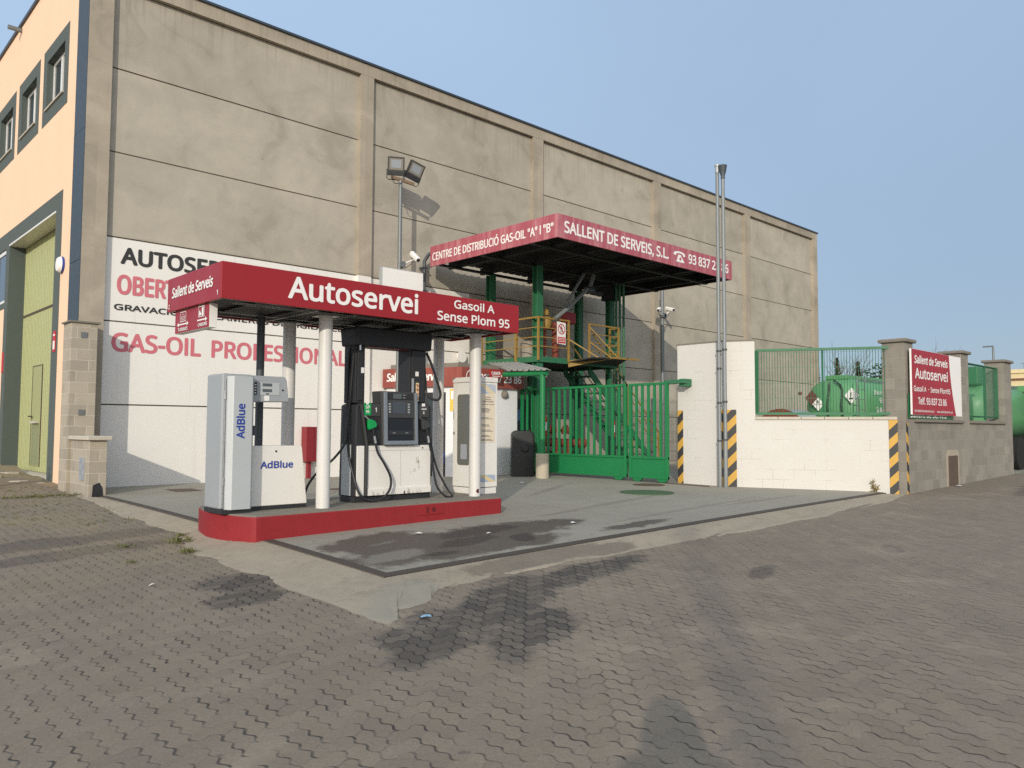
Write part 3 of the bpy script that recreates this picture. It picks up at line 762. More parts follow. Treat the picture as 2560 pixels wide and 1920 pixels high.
wk = B().box(XD-0.012, XD+0.03, 20.28, 21.12, 0.28, 2.58).build('wicket_door', m_pvc, wh)
fr = B()
for q in ((20.26, 20.285, .28, 2.58), (21.115, 21.14, .28, 2.58), (20.26, 21.14, 2.58, 2.60)): fr.box(XD-0.018, XD+0.03, *q)
fr.build('door_edge', m_iron, wk)
B().box(XD-0.018, XD+0.01, 20.36, 21.04, 0.3, 1.25).build('door_patch', m_pvcdark, wk)
hd = B().bar((XD-0.02, 21.05, 1.42), (XD-0.09, 21.05, 1.42), 0.03); hd.bar((XD-0.09, 21.05, 1.42), (XD-0.09, 20.93, 1.42), 0.03)
hd.build('handle', m_iron, wk)
B().box(XD-0.09, XD-0.015, 20.4, 20.95, 1.26, 1.31).build('letter_slot', m_coping, wk)
B().box(XF+0.05, XF+.3, 18.15, 22.9, -0.1, 0.16).build('threshold', m_coping, wh)
# wall lettering
k = 1.0068; U, V = (1, 0, 0), (0, 0, 1); yt = YP-0.0075
def wt(s, m, x0, z, x1, cap, **kw): return text(s, m, wh, (x0*k, yt, (z-1.2)*k+1.2), U, V, (x1-x0)*k, cap, **kw)
wt('AUTOSERVEI', m_black_s, 4.90, 4.36, 7.50, 0.335, weight=0.026)
wt('OBERT', m_pink_s, 4.85, 3.765, 5.98, 0.385, weight=0.022)
wt('GRAVACIÓ', m_black_s, 4.81, 3.45, 6.05, 0.12, weight=0.03)
wt('CÀMERES DE VIGILÀNCIA', m_black_s, 6.76, 3.45, 9.985, 0.12, weight=0.03)
wt('GAS-OIL', m_pink_s, 4.785, 2.645, 6.52, 0.37, weight=0.022)
wt('PROFESSIONAL', m_pink_s, 6.735, 2.645, 9.995, 0.37, weight=0.022)

al = thing('alarm_siren', (XF, 17.53, 4.44), 'white and blue oval alarm box on the peach wall beside the garage door', 'alarm box')
B().lathe((XF-0.002, 17.53, 4.42), [(0.02, -0.11), (0.13, -0.10), (0.16, -0.06), (0.165, -0.045)], 20, (1, 0, 0)).build('cover', m_white_s, al, True)
B().lathe((XF-0.002, 17.53, 4.42), [(0.166, -0.045), (0.166, 0.0)], 20, (1, 0, 0)).build('back_plate', m_blue_s, al, True)
sg = thing('fire_point_sign', (XF-0.02, 17.9, 2.85), 'small red fire sign on the dark grey door surround', 'sign')
B().box(XF-0.02, XF-0.009, 17.80, 18.0, 2.70, 3.12).build('plate', m_redmark, sg)
bb = B(); bb.box(XF-0.024, XF-0.0205, 17.84, 17.96, 2.75, 2.92); bb.box(XF-0.024, XF-0.0205, 17.84, 17.96, 3.02, 3.06); bb.build('symbol', m_white_s, sg)
sg = thing('fire_point_sign', (XF-0.02, 22.6, 2.85), 'small red plate on the surround at the far side of the garage door', 'sign')
B().box(XF-0.02, XF-0.009, 22.55, 22.72, 2.5, 3.0).build('plate', m_redmark, sg)

# ------------------------------------------------------------------ block pillar and stub wall at the warehouse corner
bp = thing('block_wall_stub', (4.15, 15.2, 0), 'pale concrete block pillar with low stub wall and stone cap at warehouse corner', 'wall')
B().box(3.96, 4.40, 15.74, 16.245, -0.3, 3.08).build('pillar', m_blockp, bp, bevel=0.006)
B().box(3.92, 4.44, 15.70, 16.248, 3.08, 3.11).build('pillar_cap', m_copingd, bp)
lw = B().box(4.02, 4.30, 14.62, 15.737, -0.3, 0.955).build('stub_wall', m_blockp, bp, bevel=0.006)
B().box(3.97, 4.36, 14.55, 15.737, 0.96, 1.03).build('coping', m_coping, bp, bevel=0.012)
mb = B().box(4.005, 4.019, 14.85, 15.13, 0.27, 0.66).build('meter_box', m_silverdk, bp)
for kk in range(4): B().box(4.0, 4.0045, 14.86+0.13*(kk % 2), 14.985+0.13*(kk % 2), 0.28+0.09*kk, 0.37+0.09*kk).build('tape_patch', m_patch, mb)
bk = B().face([(4.10, 14.615, 0.0), (4.26, 14.615, 0.0), (4.24, 14.615, 0.15), (4.19, 14.615, 0.24), (4.12, 14.615, 0.2)])
bk.f[0] = tuple(bk.f[0]); bk = B().prism([(4.08, 14.6165, -0.02), (4.26, 14.6165, -0.02), (4.24, 14.6165, 0.15), (4.19, 14.6165, 0.24), (4.09, 14.6165, 0.2)], (0, -0.004, 0)).build('burnt_patch', m_black, bp)
for z, y in ((2.86, 16.0), (1.45, 16.0)):
    B().box(4.12, 4.22, 15.722, 15.7385, z-0.05, z+0.05).build('fixing_plate', m_galv, bp)

# ------------------------------------------------------------------ pump island and canopy
isl = thing('pump_island', (5.9, 9.2, 0), 'long red painted kerb island with bowed ends under the small canopy', 'kerb island')
def arc(x, sgn, n=28):
    o = []
    for k_ in range(n+1):
        t = k_/n; y = 8.43+1.57*t; o.append((x+sgn*0.18*math.sin(math.pi*t)**0.75, y))
    return o
ring = [(4.05, 8.43)]+[(7.80, 8.43)]+arc(7.80, 1)[1:-1]+[(7.80, 10.0), (4.05, 10.0)]+arc(4.05, -1)[1:-1][::-1]
B().plan(ring, -0.45, 0.185).build('kerb', m_kerb, isl, bevel=0.012)
cx_, cy_ = 5.92, 9.215
B().plan([(cx_+(x-cx_)*0.992, cy_+(y-cy_)*0.975) for x, y in ring], 0.15, 0.2).build('top', m_isl, isl)
ib = B().box(6.30, 6.72, 8.420, 8.429, 0.045, 0.165).build('inset_box', m_kerb, isl, bevel=0.004)
lk = B(); lk.lathe((6.56, 8.421, 0.11), [(0.03, 0), (0.03, 0.008)], 14, (0, -1, 0)); lk.box(6.44, 6.465, 8.411, 8.4195, 0.07, 0.15); lk.build('lock', m_kerbdark, ib)

cp = thing('pump_canopy', (5.8, 9.1, 0.2), 'small flat red canopy on white posts over the fuel pump', 'canopy')
X0, X1, Y0, Y1, ZB, ZT = 3.55, 8.05, 8.34, 9.92, 2.60, 3.01
fz = B()
fz.box(X0, X1, Y0, Y0+0.04, ZB, ZT); fz.box(X0, X1, Y1-0.04, Y1, ZB, ZT); fz.box(X0, X0+0.04, Y0+.04, Y1-.04, ZB, ZT); fz.box(X1-0.04, X1, Y0+.04, Y1-.04, ZB, ZT)
fas = fz.build('fascia', m_red, cp, bevel=0.006)
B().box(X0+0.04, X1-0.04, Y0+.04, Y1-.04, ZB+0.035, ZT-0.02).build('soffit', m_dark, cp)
rb = B()
for x in frange(X0+0.45, X1-0.3, 0.62): rb.box(x, x+0.035, Y0+.04, Y1-.04, ZB+0.004, ZB+0.034)
rb.build('cross_beam', m_dark, cp)
st = B()
for y in (8.52, 8.62, 9.35, 9.66): st.box(X0+.25, X1-.2, y, y+0.014, ZB-0.004, ZB+0.003)
for x in (4.75, 5.28, 7.3): st.box(x, x+0.015, 8.4, 9.85, ZB-0.012, ZB-0.005)
st.build('soffit_strip', m_alu, cp)
for (x, y) in ((5.08, 8.76), (7.64, 8.84), (5.08, 9.70), (7.64, 9.72)):
    p = B().lathe((x, y, 0.2), [(0.085, 0), (0.085, 2.41)], 24).build('post', m_post, cp, True)
    B().box(x-0.13, x+0.13, y-0.13, y+0.13, ZB-0.012, ZB).build('head_plate', m_alu, p)
    if x > 7 and y < 9: B().lathe((x-0.01, y-0.06, 0.28), [(0.03, 0), (0.032, 0.029)], 14, (0.3, -0.95, 0)).build('cable_hole', m_kerbdark, p)
B().lathe((4.60, 9.55, 0.2), [(0.05, 0), (0.05, 2.5)], 18).build('dark_post', m_darkpost, cp, True)
UY = (1, 0, 0); yt = Y0-0.004
text('Autoservei', m_white_s, fas, (4.335, yt, 2.692), U, V, 1.865, 0.262, weight=0.018)
text('Gasoil A', m_white_s, fas, (6.81, yt, 2.843), U, V, 0.745, 0.115, weight=0.016)
text('Sense Plom 95', m_white_s, fas, (6.52, yt, 2.655), U, V, 1.335, 0.125, weight=0.016)
LU = (0, -1, 0); xl = X0-0.004
text('Sallent de Serveis', m_white_s, fas, (xl, 9.765, 2.755), LU, V, 1.21, 0.125, weight=0.022, shear=0.12)
text('1', m_white_s, fas, (xl, 8.45, 2.645), LU, V, 0.03, 0.055, weight=0.02); text('2', m_white_s, fas, (xl, 9.87, 2.635), LU, V, 0.04, 0.055, weight=0.02)

hs = thing('lane_sign', (3.6, 9.25, 2.33), 'small red hanging sign with arrows for cars and lorries under the canopy end', 'sign')
pl = B().box(3.60, 3.69, 8.76, 9.77, 2.325, 2.598).build('panel', m_white_s, hs)
fp = B().box(3.594, 3.5985, 8.765, 9.765, 2.329, 2.594).build('face', m_red, hs)
xs_ = 3.590
ic = B()
def P(y, z): return (xs_, y, z)
def arrow(b, y0, y1, z, two):
    b.face([P(y0-0.05, z-.008), P(y1+0.05, z-.008), P(y1+.05, z+.008), P(y0-0.05, z+.008)] if two else [P(y0, z-.008), P(y1+.05, z-.008), P(y1+.05, z+.008), P(y0, z+.008)])
    b.face([P(y1, z), P(y1+.055, z-.028), P(y1+.055, z+.028)])
    if two: b.face([P(y0, z), P(y0-.055, z+.028), P(y0-.055, z-.028)])
arrow(ic, 9.69, 9.34, 2.425, True); arrow(ic, 9.08, 8.80, 2.425, False)
def ringbox(b, y0, y1, z0, z1, t=.008):
    b.face([P(y0, z0), P(y1, z0), P(y1, z0+t), P(y0, z0+t)]); b.face([P(y0, z1-t), P(y1, z1-t), P(y1, z1), P(y0, z1)])
    b.face([P(y0, z0+t), P(y0-t, z0+t), P(y0-t, z1-t), P(y0, z1-t)]); b.face([P(y1+t, z0+t), P(y1, z0+t), P(y1, z1-t), P(y1+t, z1-t)])
ringbox(ic, 9.60, 9.42, 2.455, 2.575); ringbox(ic, 9.05, 8.88, 2.46, 2.585)
for (y0, y1, z0, z1) in ((9.57, 9.45, 2.475, 2.48), (9.57, 9.45, 2.495, 2.5), (9.555, 9.465, 2.515, 2.52), (9.545, 9.475, 2.54, 2.545), (9.57, 9.56, 2.475, 2.52), (9.46, 9.45, 2.475, 2.52),
                         (9.03, 8.97, 2.48, 2.51), (9.03, 9.0, 2.51, 2.535), (8.955, 8.905, 2.475, 2.57), (9.02, 9.0, 2.466, 2.478), (8.94, 8.92, 2.466, 2.475)):
    ic.face([P(y0, z0), P(y1, z0), P(y1, z1), P(y0, z1)])
for far in (True, False):       # the car with its two-way arrow, the lorry with its one-way arrow
    half = B()
    for f in ic.f:
        if (sum(ic.v[j][1] for j in f)/len(f) > 9.2) == far: half.face([ic.v[j] for j in f])
    half.build('pictogram', m_white_s, fp)
text('TURISMES', m_white_s, fp, (xs_, 9.665, 2.347), LU, V, 0.30, 0.038, weight=0.02); text('CAMIONS', m_white_s, fp, (xs_, 9.06, 2.352), LU, V, 0.26, 0.038, weight=0.02)

# ------------------------------------------------------------------ diesel fluid dispenser
ad = thing('fluid_dispenser', (4.3, 9.05, 0.2), 'silver and white blue-lettered dispenser with tall door at island left end', 'dispenser')
pb = B().box(3.83, 4.19, 8.84, 9.33, 0.2, 0.25); pb.box(4.20, 4.97, 8.985, 9.24, 0.2, 0.25); pb.build('plinth', m_black, ad)
B().prism([(3.83, 8.90, 0.25), (4.20, 8.90, 0.25), (4.20, 9.34, 0.25), (3.83, 9.34, 0.25)], (0, 0, 1.57)).build('cabinet', m_silverdk, ad, bevel=0.02)
dr = B().plan([(3.875, 8.895), (3.875, 8.86), (3.925, 8.80), (4.155, 8.80), (4.197, 8.86), (4.197, 8.895)], 0.245, 1.79).build('door', m_silver, ad, bevel=0.006)
for z in (0.52, 1.52): B().lathe((3.858, 8.885, z), [(0.012, 0), (0.012, 0.10)], 10).build('hinge', m_chrome, dr)
hg = B().lathe((3.862, 8.890, 0.26), [(0.005, 0), (0.005, 1.5)], 8).build('hinge_pin', m_chrome, dr)
B().box(4.172, 4.205, 8.83, 8.866, 1.10, 1.215).build('handle', m_black, dr)
text('AdBlue', m_blue_s, dr, (4.065, 8.797, 1.065), (0, 0, 1), (-1, 0, 0), 0.405, 0.098, weight=0.02)
hp = B().prism([(4.205, 8.93, 1.50), (4.685, 8.93, 1.51), (4.655, 8.93, 1.77), (4.63, 8.93, 1.815), (4.205, 8.93, 1.815)], (0, 0.26, 0)).build('head', m_silverdk, ad, bevel=0.008)
y = 8.927
B().box(4.222, 4.266, y-0.004, y+0.002, 1.585, 1.735).build('keypad', m_black, hp)
db = B().box(4.30, 4.555, y-0.003, y+0.002, 1.585, 1.735).build('display_panel', m_silver, hp)
for z in (1.690, 1.622): B().box(4.335, 4.455, y-0.006, y-0.0032, z, z+0.036).build('display', m_lcd, db)
B().box(4.38, 4.415, y-0.006, y-0.0032, 1.592, 1.606).build('counter', m_black, db)
B().box(4.36, 4.425, y-0.002, y+0.002, 1.515, 1.578).build('sticker', m_white_s, hp)
B().lathe((4.60, y, 1.65), [(0.012, 0), (0.01, 0.006)], 12, (0, -1, 0)).build('lock', m_black, hp)
for j in range(4): B().box(4.234, 4.254, y-0.006, y-0.0042, 1.60+0.033*j, 1.612+0.033*j).build('button', m_white_s, hp)
bd = B().prism([(4.205, 8.98, 0.25), (4.985, 8.98, 0.25), (4.905, 8.98, 0.955), (4.885, 8.98, 0.97), (4.205, 8.98, 0.97)], (0, 0.26, 0)).build('body', m_offwhite, ad, bevel=0.008)
text('AdBlue', m_blue_s, bd, (4.355, 8.976, 0.70), U, V, 0.43, 0.085, weight=0.022)
B().lathe((4.555, 8.978, 0.905), [(0.013, 0), (0.011, 0.006)], 12, (0, -1, 0)).build('lock', m_black, bd)

# ------------------------------------------------------------------ fuel pump
fpump = thing('fuel_pump', (6.35, 9.25, 0.2), 'tall black fuel pump with hose mast, card screen and white lower panels', 'fuel pump')
YF = 9.03
B().box(5.715, 6.985, YF+0.03, 9.42, 0.2, 0.275).build('plinth', m_black, fpump, bevel=0.006)
body = B().prism([(5.71, YF+.02, 0.275), (6.985, YF+.02, 0.275), (6.985, YF+.02, 1.50), (6.90, YF+.02, 1.56), (5.80, YF+.02, 1.53), (5.73, YF+.02, 1.50)], (0, 0.39, 0)).build('body', m_black, fpump, bevel=0.015)
for (x0, x1) in ((5.735, 5.885), (6.625, 6.915)):
    mk = B().box(x0, x1, 9.10, 9.38, 1.53, 2.31); mk.box(x0+0.03, x1-0.03, 9.085, 9.0995, 1.56, 2.30)
    mk.build('mast', m_black, fpump, bevel=0.01)
tb = B().prism([(5.715, YF, 2.305), (6.965, YF, 2.305), (6.985, YF, 2.53), (6.97, YF, 2.56), (5.715, YF, 2.56), (5.69, YF, 2.53)], (0, 0.40, 0)).build('top_beam', m_black, fpump, bevel=0.02)
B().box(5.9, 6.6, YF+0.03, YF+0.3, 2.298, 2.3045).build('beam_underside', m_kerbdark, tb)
yp = YF+0.012
pan = B().box(5.90, 6.965, yp-0.012, yp+0.006, 0.285, 0.955).build('lower_panel', m_offwhite, fpump, bevel=0.006)
B().box(5.90, 6.965, yp-0.03, yp-0.013, 0.285, 0.375).build('kick_strip', m_offwhite, pan, bevel=0.004)
plabel(B().box(5.735, 5.855, yp-0.012, yp+0.006, 0.285, 0.955).build('lower_panel', m_offwhite, fpump, bevel=0.015), 'narrow white lower panel')
B().box(5.702, 5.7095, YF+0.10, YF+0.33, 0.29, 0.97).build('side_panel', m_silver, fpump, bevel=0.003)
B().prism([(5.775, yp-.04, 1.50), (5.80, yp-.04, 1.50), (5.895, yp-.04, 0.97), (5.895, yp-.04, 0.28), (5.86, yp-.04, 0.28), (5.862, yp-.04, 0.97)], (0, 0.045, 0)).build('front_rib', m_black2, fpump, bevel=0.008)
sm = B()
for q in ((6.70, .70, .05, .09), (6.74, .62, .03, .12), (6.66, .58, .04, .05), (6.60, .56, .02, .03)):
    sm.box(q[0], q[0]+q[2], yp-0.0135, yp-0.0125, q[1], q[1]+q[3])
smm = simple('scuff', (206, 200, 190), 0.5); sm.build('scuff_mark', smm, pan)
dt_ = B(); dt_.box(5.92, 6.95, yp-.0135, yp-.0122, .885, .889); dt_.box(6.44, 6.444, yp-.0135, yp-.0122, .39, .885); dt_.build('panel_seam', m_silverdk, pan)
for x in (6.05, 6.82): B().lathe((x, yp-.012, .915), [(.012, 0), (.010, .006)], 12, (0, -1, 0)).build('lock', m_black2, pan)
gm = B()
for _ in range(26):
    x = random.uniform(5.93, 6.9); h_ = random.uniform(.01, .07); gm.box(x, x+random.uniform(.004, .016), yp-.0316, yp-.0302, .287, .287+h_)
gm.build('grime', simple('grime', (176, 168, 154), .8), pan)
# screen unit
SX0, SX1 = 6.125, 6.69
su = B().prism([(SX0, YF-.03, 0.965), (SX1, YF-.03, 0.965), (SX1-0.02, YF+0.0, 1.70), (SX0-0.03, YF+0.0, 1.70)], (0, 0.22, 0)).build('screen_unit', m_black2, fpump, bevel=0.012)
def su_p(x, z, d): return (x, YF-0.03+0.03*(z-0.965)/0.735-d, z)
def su_box(b, x0, x1, z0, z1, d0, d1): b.prism([su_p(x0, z0, d0), su_p(x1, z0, d0), su_p(x1, z1, d0), su_p(x0, z1, d0)], (0, d0-d1, 0)); return b
fz = B(); su_box(fz, SX0, SX0+0.055, .965, 1.69, 0, .045); su_box(fz, SX1-0.045, SX1, .965, 1.69, 0, .045); su_box(fz, SX0+.056, SX1-.046, .965, 1.02, 0, .045)
fz.build('bezel', m_bezel, su, bevel=0.006)
tp = su_box(B(), SX0+.06, SX1-.05, 1.595, 1.675, 0, .012).build('display_band', m_black, su)
su_box(B(), SX0+.17, SX0+.31, 1.60, 1.67, .0125, .015).build('display', m_lcd, tp)
text('Total €', m_white_s, tp, su_p(SX0+.33, 1.65, .0145), U, V, 0.055, 0.012); text('Litres', m_white_s, tp, su_p(SX0+.33, 1.61, .0145), U, V, 0.045, 0.012)
kp = su_box(B(), SX0+.06, SX1-.05, 1.335, 1.585, 0, .022).build('keypad_panel', m_black2, su, bevel=0.004)
su_box(B(), SX0+.15, SX0+.37, 1.395, 1.56, .0225, .027).build('screen', m_screen, kp)
kb = B()
for j in range(4):
    for x in (SX0+.085, SX0+.405): su_box(kb, x, x+.035, 1.405+.036*j, 1.427+.036*j, .0225, .026)
kb.build('key', m_silverdk, kp)
su_box(B(), SX0+.06, SX1-.05, 1.025, 1.325, 0, .006).build('tray_window', m_tray, su)
tg = B(); su_box(tg, SX0+.075, SX1-.07, 1.10, 1.16, .0065, .02); tg.build('card_slot', m_black, su)
tg = B(); su_box(tg, SX0+.15, SX0+.20, 1.125, 1.13, .0205, .022); su_box(tg, SX0+.36, SX0+.41, 1.125, 1.13, .0205, .022); tg.build('slot_light', m_silver, su)
# nozzle boots, labels, nozzles, hoses
for (x0, x1, z0, z1) in ((5.83, 6.10, 1.35, 1.52), (6.70, 6.93, 1.35, 1.53)): B().box(x0, x1, YF+.001, YF+.0185, z0, z1).build('grade_panel', m_black2, fpump, bevel=0.006)
for (x0, x1) in ((5.86, 6.06), (6.74, 6.90)): B().box(x0, x1, YF+0.006, YF+.0185, 1.0, 1.33).build('nozzle_boot', m_rubber, fpump, bevel=0.006)
gl = B().box(5.835, 5.945, YF-.006, YF+.0005, 1.365, 1.525).build('grade_label', m_greenplas, fpump)
text('S/P', m_white_s, gl, (5.855, YF-.0075, 1.455), U, V, 0.07, 0.040, weight=0.02); text('95', m_white_s, gl, (5.86, YF-.0075, 1.395), U, V, 0.055, 0.040, weight=0.02)
disc(B(), (5.885, YF-.007, 1.528), (1, 0, 0), (0, 0, 1), 0.022).build('octane_tag', m_white_s, gl)
text('1', m_white_s, fpump, (6.015, YF-.001, 1.41), U, V, 0.022, 0.062, weight=0.02); text('1', m_white_s, fpump, (6.705, YF-.001, 1.41), U, V, 0.022, 0.062, weight=0.02)
text('Gasoil', m_white_s, fpump, (6.795, YF-.001, 1.455), U, V, 0.085, 0.028, weight=0.02); text('A', m_white_s, fpump, (6.82, YF-.001, 1.395), U, V, 0.03, 0.040, weight=0.02)
B().box(6.80, 6.855, YF-.003, YF+.0005, 1.505, 1.545).build('octane_tag', m_white_s, fpump)
def nozzle(x, mat, sp_m):
    y = YF-0.045
    n = B().prism([(x-0.05, y-.02, 1.30), (x-.01, y-.02, 1.315), (x+.06, y-.02, 1.29), (x+.095, y-.02, 1.245), (x+.08, y-.02, 1.205), (x+.03, y-.02, 1.19), (x-.03, y-.02, 1.165), (x-.045, y-.02, 1.20)], (0, 0.045, 0)).build('nozzle', mat, fpump, bevel=0.01)
    B().tube([(x-.02, y, 1.30), (x-.06, y+.02, 1.34), (x-.075, y+.04, 1.36)], 0.011).build('spout', sp_m, n, True)
    B().tube([(x+.03, y-.006, 1.19), (x+.05, y-.01, 1.09)], 0.013).build('nozzle_tail', m_rubber, n, True)
    B().tube([(x+.052, y-.011, 1.085), (x+.07, y-.016, 0.99)], 0.020, 12).build('swivel', m_chrome, n, True)
    return n
nozzle(5.915, m_greenplas, m_galv); nozzle(6.815, m_black2, m_black2)
yh = YF-0.07
def hose(pts, r=0.0165): return B().tube(pts, r, 8, True, 6).build('hose', m_rubber, fpump, True)
hose([(5.985, YF-.062, 0.99), (6.02, yh, 0.86), (6.12, yh-.02, 0.70), (6.21, yh-.03, 0.52), (6.19, yh-.04, 0.36), (6.06, yh-.04, 0.245), (5.90, yh-.02, 0.225), (5.76, yh, 0.30), (5.70, yh+.06, 0.50), (5.69, YF+.14, 0.9), (5.70, YF+.2, 1.5), (5.72, YF+.22, 2.1), (5.74, YF+.2, 2.31)])
hose([(5.735, YF+.1, 2.31), (5.70, YF+.11, 1.8), (5.655, YF+.12, 1.2), (5.63, YF+.14, 0.98), (5.50, YF+.2, 0.78), (5.33, YF+.28, 0.62), (5.20, YF+.32, 0.44), (5.14, YF+.34, 0.22)])
hose([(6.885, YF-.062, 0.99), (6.935, yh, 0.80), (6.965, yh, 0.6), (7.02, yh-.02, 0.36), (7.14, yh-.06, 0.225), (7.25, yh-.08, 0.222), (7.20, yh-.02, 0.33), (7.06, yh+.04, 0.62), (6.985, yh+.08, 0.95), (6.965, YF+.08, 1.5), (6.935, YF+.12, 2.05), (6.935, YF+.16, 2.31)], 0.015)
hose([(6.945, YF+.10, 2.29), (7.01, YF+.06, 2.12), (7.10, YF+.03, 1.86), (7.15, YF+.02, 1.70), (7.12, YF+.02, 1.615), (7.05, YF+.05, 1.61), (6.97, YF+.1, 1.66)], 0.019)
B().lathe((5.78, YF+.03, 2.24), [(0.018, 0), (0.018, 0.07)], 10).build('hose_coupling', m_chrome, fpump)
yy = 9.0825
B().box(5.815, 5.865, yy, yy+.002, 1.935, 2.01).build('sticker', m_white_s, fpump)
B().box(6.72, 6.775, yy, yy+.002, 1.935, 2.0).build('sticker', m_white_s, fpump)
B().box(6.655, 6.695, yy, yy+.002, 1.62, 1.90).build('notice_strip', m_silverdk, fpump)
ws = B().box(6.73, 6.783, yy, yy+.002, 1.58, 1.84).build('warning_strip', m_cream_s, fpump)
rg = B(); bk2 = B()
for j in range(4):
    c = (6.7565, yy-.003, 1.615+.063*j)
    disc(rg, c, (1, 0, 0), (0, 0, 1), .023, 16, .018); rg.face([(c[0]-.017, c[1], c[2]+.013), (c[0]-.013, c[1], c[2]+.017), (c[0]+.017, c[1], c[2]-.013), (c[0]+.013, c[1], c[2]-.017)])
    bk2.face([(c[0]-.006, c[1]+.001, c[2]-.012), (c[0]+.006, c[1]+.001, c[2]-.012), (c[0]+.008, c[1]+.001, c[2]+.01), (c[0]-.004, c[1]+.001, c[2]+.012)])
rg.build('prohibition_ring', m_redmark, ws); bk2.build('symbol', m_black_s, ws)

# ------------------------------------------------------------------ white cabinet at the right end of the island
cb = thing('service_cabinet', (8.04, 9.3, 0.2), 'tall white cabinet with narrow dark window and notice at island right end', 'cabinet')
x0, x1, y0, y1 = 7.84, 8.26, 9.03, 9.60
B().box(x0+.01, x1-.01, y0+.01, y1-.01, 0.2, 0.29).build('plinth', m_offwhite, cb)
cbody = B().box(x0, x1, y0, y1, 0.30, 1.90).build('body', m_offwhite, cb, bevel=0.006)
B().box(x0-.008, x1+.008, y0-.008, y1+.008, 1.905, 1.985).build('lid', m_offwhite, cb, bevel=0.008)
def rrect(y0, y1, z0, z1, x, r=.05, n=5):
    o = []
    for (cy, cz, a) in ((y1-r, z1-r, 0), (y0+r, z1-r, 90), (y0+r, z0+r, 180), (y1-r, z0+r, 270)):
        for k_ in range(n+1): o.append((x, cy+r*math.cos(R(a+90*k_/n)), cz+r*math.sin(R(a+90*k_/n))))
    return o
B().prism(rrect(9.19, 9.485, 0.63, 1.72, x0-.006), (0.007, 0, 0)).build('window', m_glass2 if 'm_glass2' in globals() else glass('cabinet_glass', (104, 104, 98), 0.15), cb)
B().prism(rrect(9.25, 9.40, 0.72, 0.95, x0-.009, .02), (0.002, 0, 0)).build('object_inside', m_silverdk, cb)
B().box(x0-.012, x0-.001, 9.56, 9.575, 1.10, 1.14).build('lock', m_black, cb)
nb = B().box(x0+.08, x1-.06, y0-.004, y0-.0005, 0.98, 1.72).build('notice', m_notice, cb)
for s_, z, wd, c_, x_ in (('Utilitzi', 1.665, .10, .016, .12), ('"Gasoil A"', 1.632, .13, .018, .105), ('SUPER FILTRAT', 1.595, .23, .022, .055), ('El seu motor li agrairà', 1.558, .25, .014, .045)):
    text(s_, m_text, nb, (x0+.08+x_-.03, y0-.0055, z), U, V, wd, c_, weight=0.01)
ln = B()
for (zc, n_) in ((1.50, 4), (1.36, 2), (1.25, 2), (1.17, 2), (1.09, 2), (1.03, 2)):
    for j in range(n_): ln.box(x0+.09, x0+.09+random.uniform(.14, .25), y0-.0055, y0-.0045, zc-.018*j-.004, zc-.018*j+.003)
ln.build('small_print', m_text, nb)
for (z0, z1) in ((1.73, 1.88), (0.38, 0.49)):
    hb = B(); hy = B()
    for j in range(9):
        for i in range(12):
            z = z0+(z1-z0)*j/9; x = x0+.07+.026*i+(0.012 if j % 2 else 0)
            if x < x1-.05: (hb if (i+j) % 12 < 7 else hy).box(x, x+.018, y0-.003, y0-.0005, z, z+.008)
    hb.build('hatching', m_bluehatch, cb); hy.build('hatching', m_yelhatch, cb)

# ------------------------------------------------------------------ things along the warehouse wall
rbx = thing('hose_cabinet', (9.1, 16.2, 0.4), 'dark red metal fire cabinet on a leg against the white wall', 'cabinet')
m_dred = simple('dark_red_enamel', (132, 34, 42), 0.5, var=0.08)
bx = B().box(8.90, 9.27, 16.10, 16.34, 0.42, 1.21).build('body', m_dred, rbx, bevel=0.008)
B().box(9.085, 9.095, 16.096, 16.0995, 0.44, 1.19).build('door_gap', m_kerbdark, bx)
B().box(9.22, 9.262, 16.092, 16.0985, 0.7, 0.86).build('label_plate', m_white_s, bx)
B().box(9.0, 9.08, 16.2, 16.3, 0.0, 0.42).build('leg', m_dred, rbx)

fl = thing('floodlight_pole', (10.99, 15.55, 0), 'tall galvanised pole with two floodlights in front of the warehouse wall', 'light pole')
B().lathe((10.99, 15.55, 0), [(0.06, 0), (0.055, 4.5), (0.045, 7.2)], 16).build('pole', m_galv, fl, True)
B().bar((10.76, 15.62, 7.26), (11.33, 15.46, 7.16), 0.05, 0.07).build('bracket', m_bracket, fl)
def flood(c, yaw, tilt, roll):
    Mx = Matrix.Translation(c) @ Matrix.Rotation(yaw, 4, 'Z') @ Matrix.Rotation(roll, 4, 'Y') @ Matrix.Rotation(tilt, 4, 'X')
    def T(b):
        b.v = [tuple(Mx @ Vector(p)) for p in b.v]; return b
    h = T(B().box(-.2, .2, 0.02, .09, -.17, .17)).build('floodlight', m_black, fl, bevel=0.012)
    fr_ = B(); fr_.box(-.2, .2, 0, .019, .135, .17); fr_.box(-.2, .2, 0, .019, -.17, -.135); fr_.box(-.2, -.165, 0, .019, -.135, .135); fr_.box(.165, .2, 0, .019, -.135, .135)
    T(fr_).build('rim', m_black2, h)
    T(B().box(-.165, .165, 0.005, .018, -.135, .135)).build('lens', m_lampglass, h)
    T(B().box(-.12, .12, 0.001, .0045, -.09, .10)).build('emitter', m_led, h)
    T(B().box(-.2, .2, 0.0, .10, -.27, -.172)).build('driver_box', m_black, h, bevel=0.008)
    T(B().tube([(-.215, .05, -.12), (-.215, .05, -.33), (-.17, .05, -.37), (.17, .05, -.37), (.215, .05, -.33), (.215, .05, -.12)], 0.011, 8)).build('yoke', m_black2, h, True)
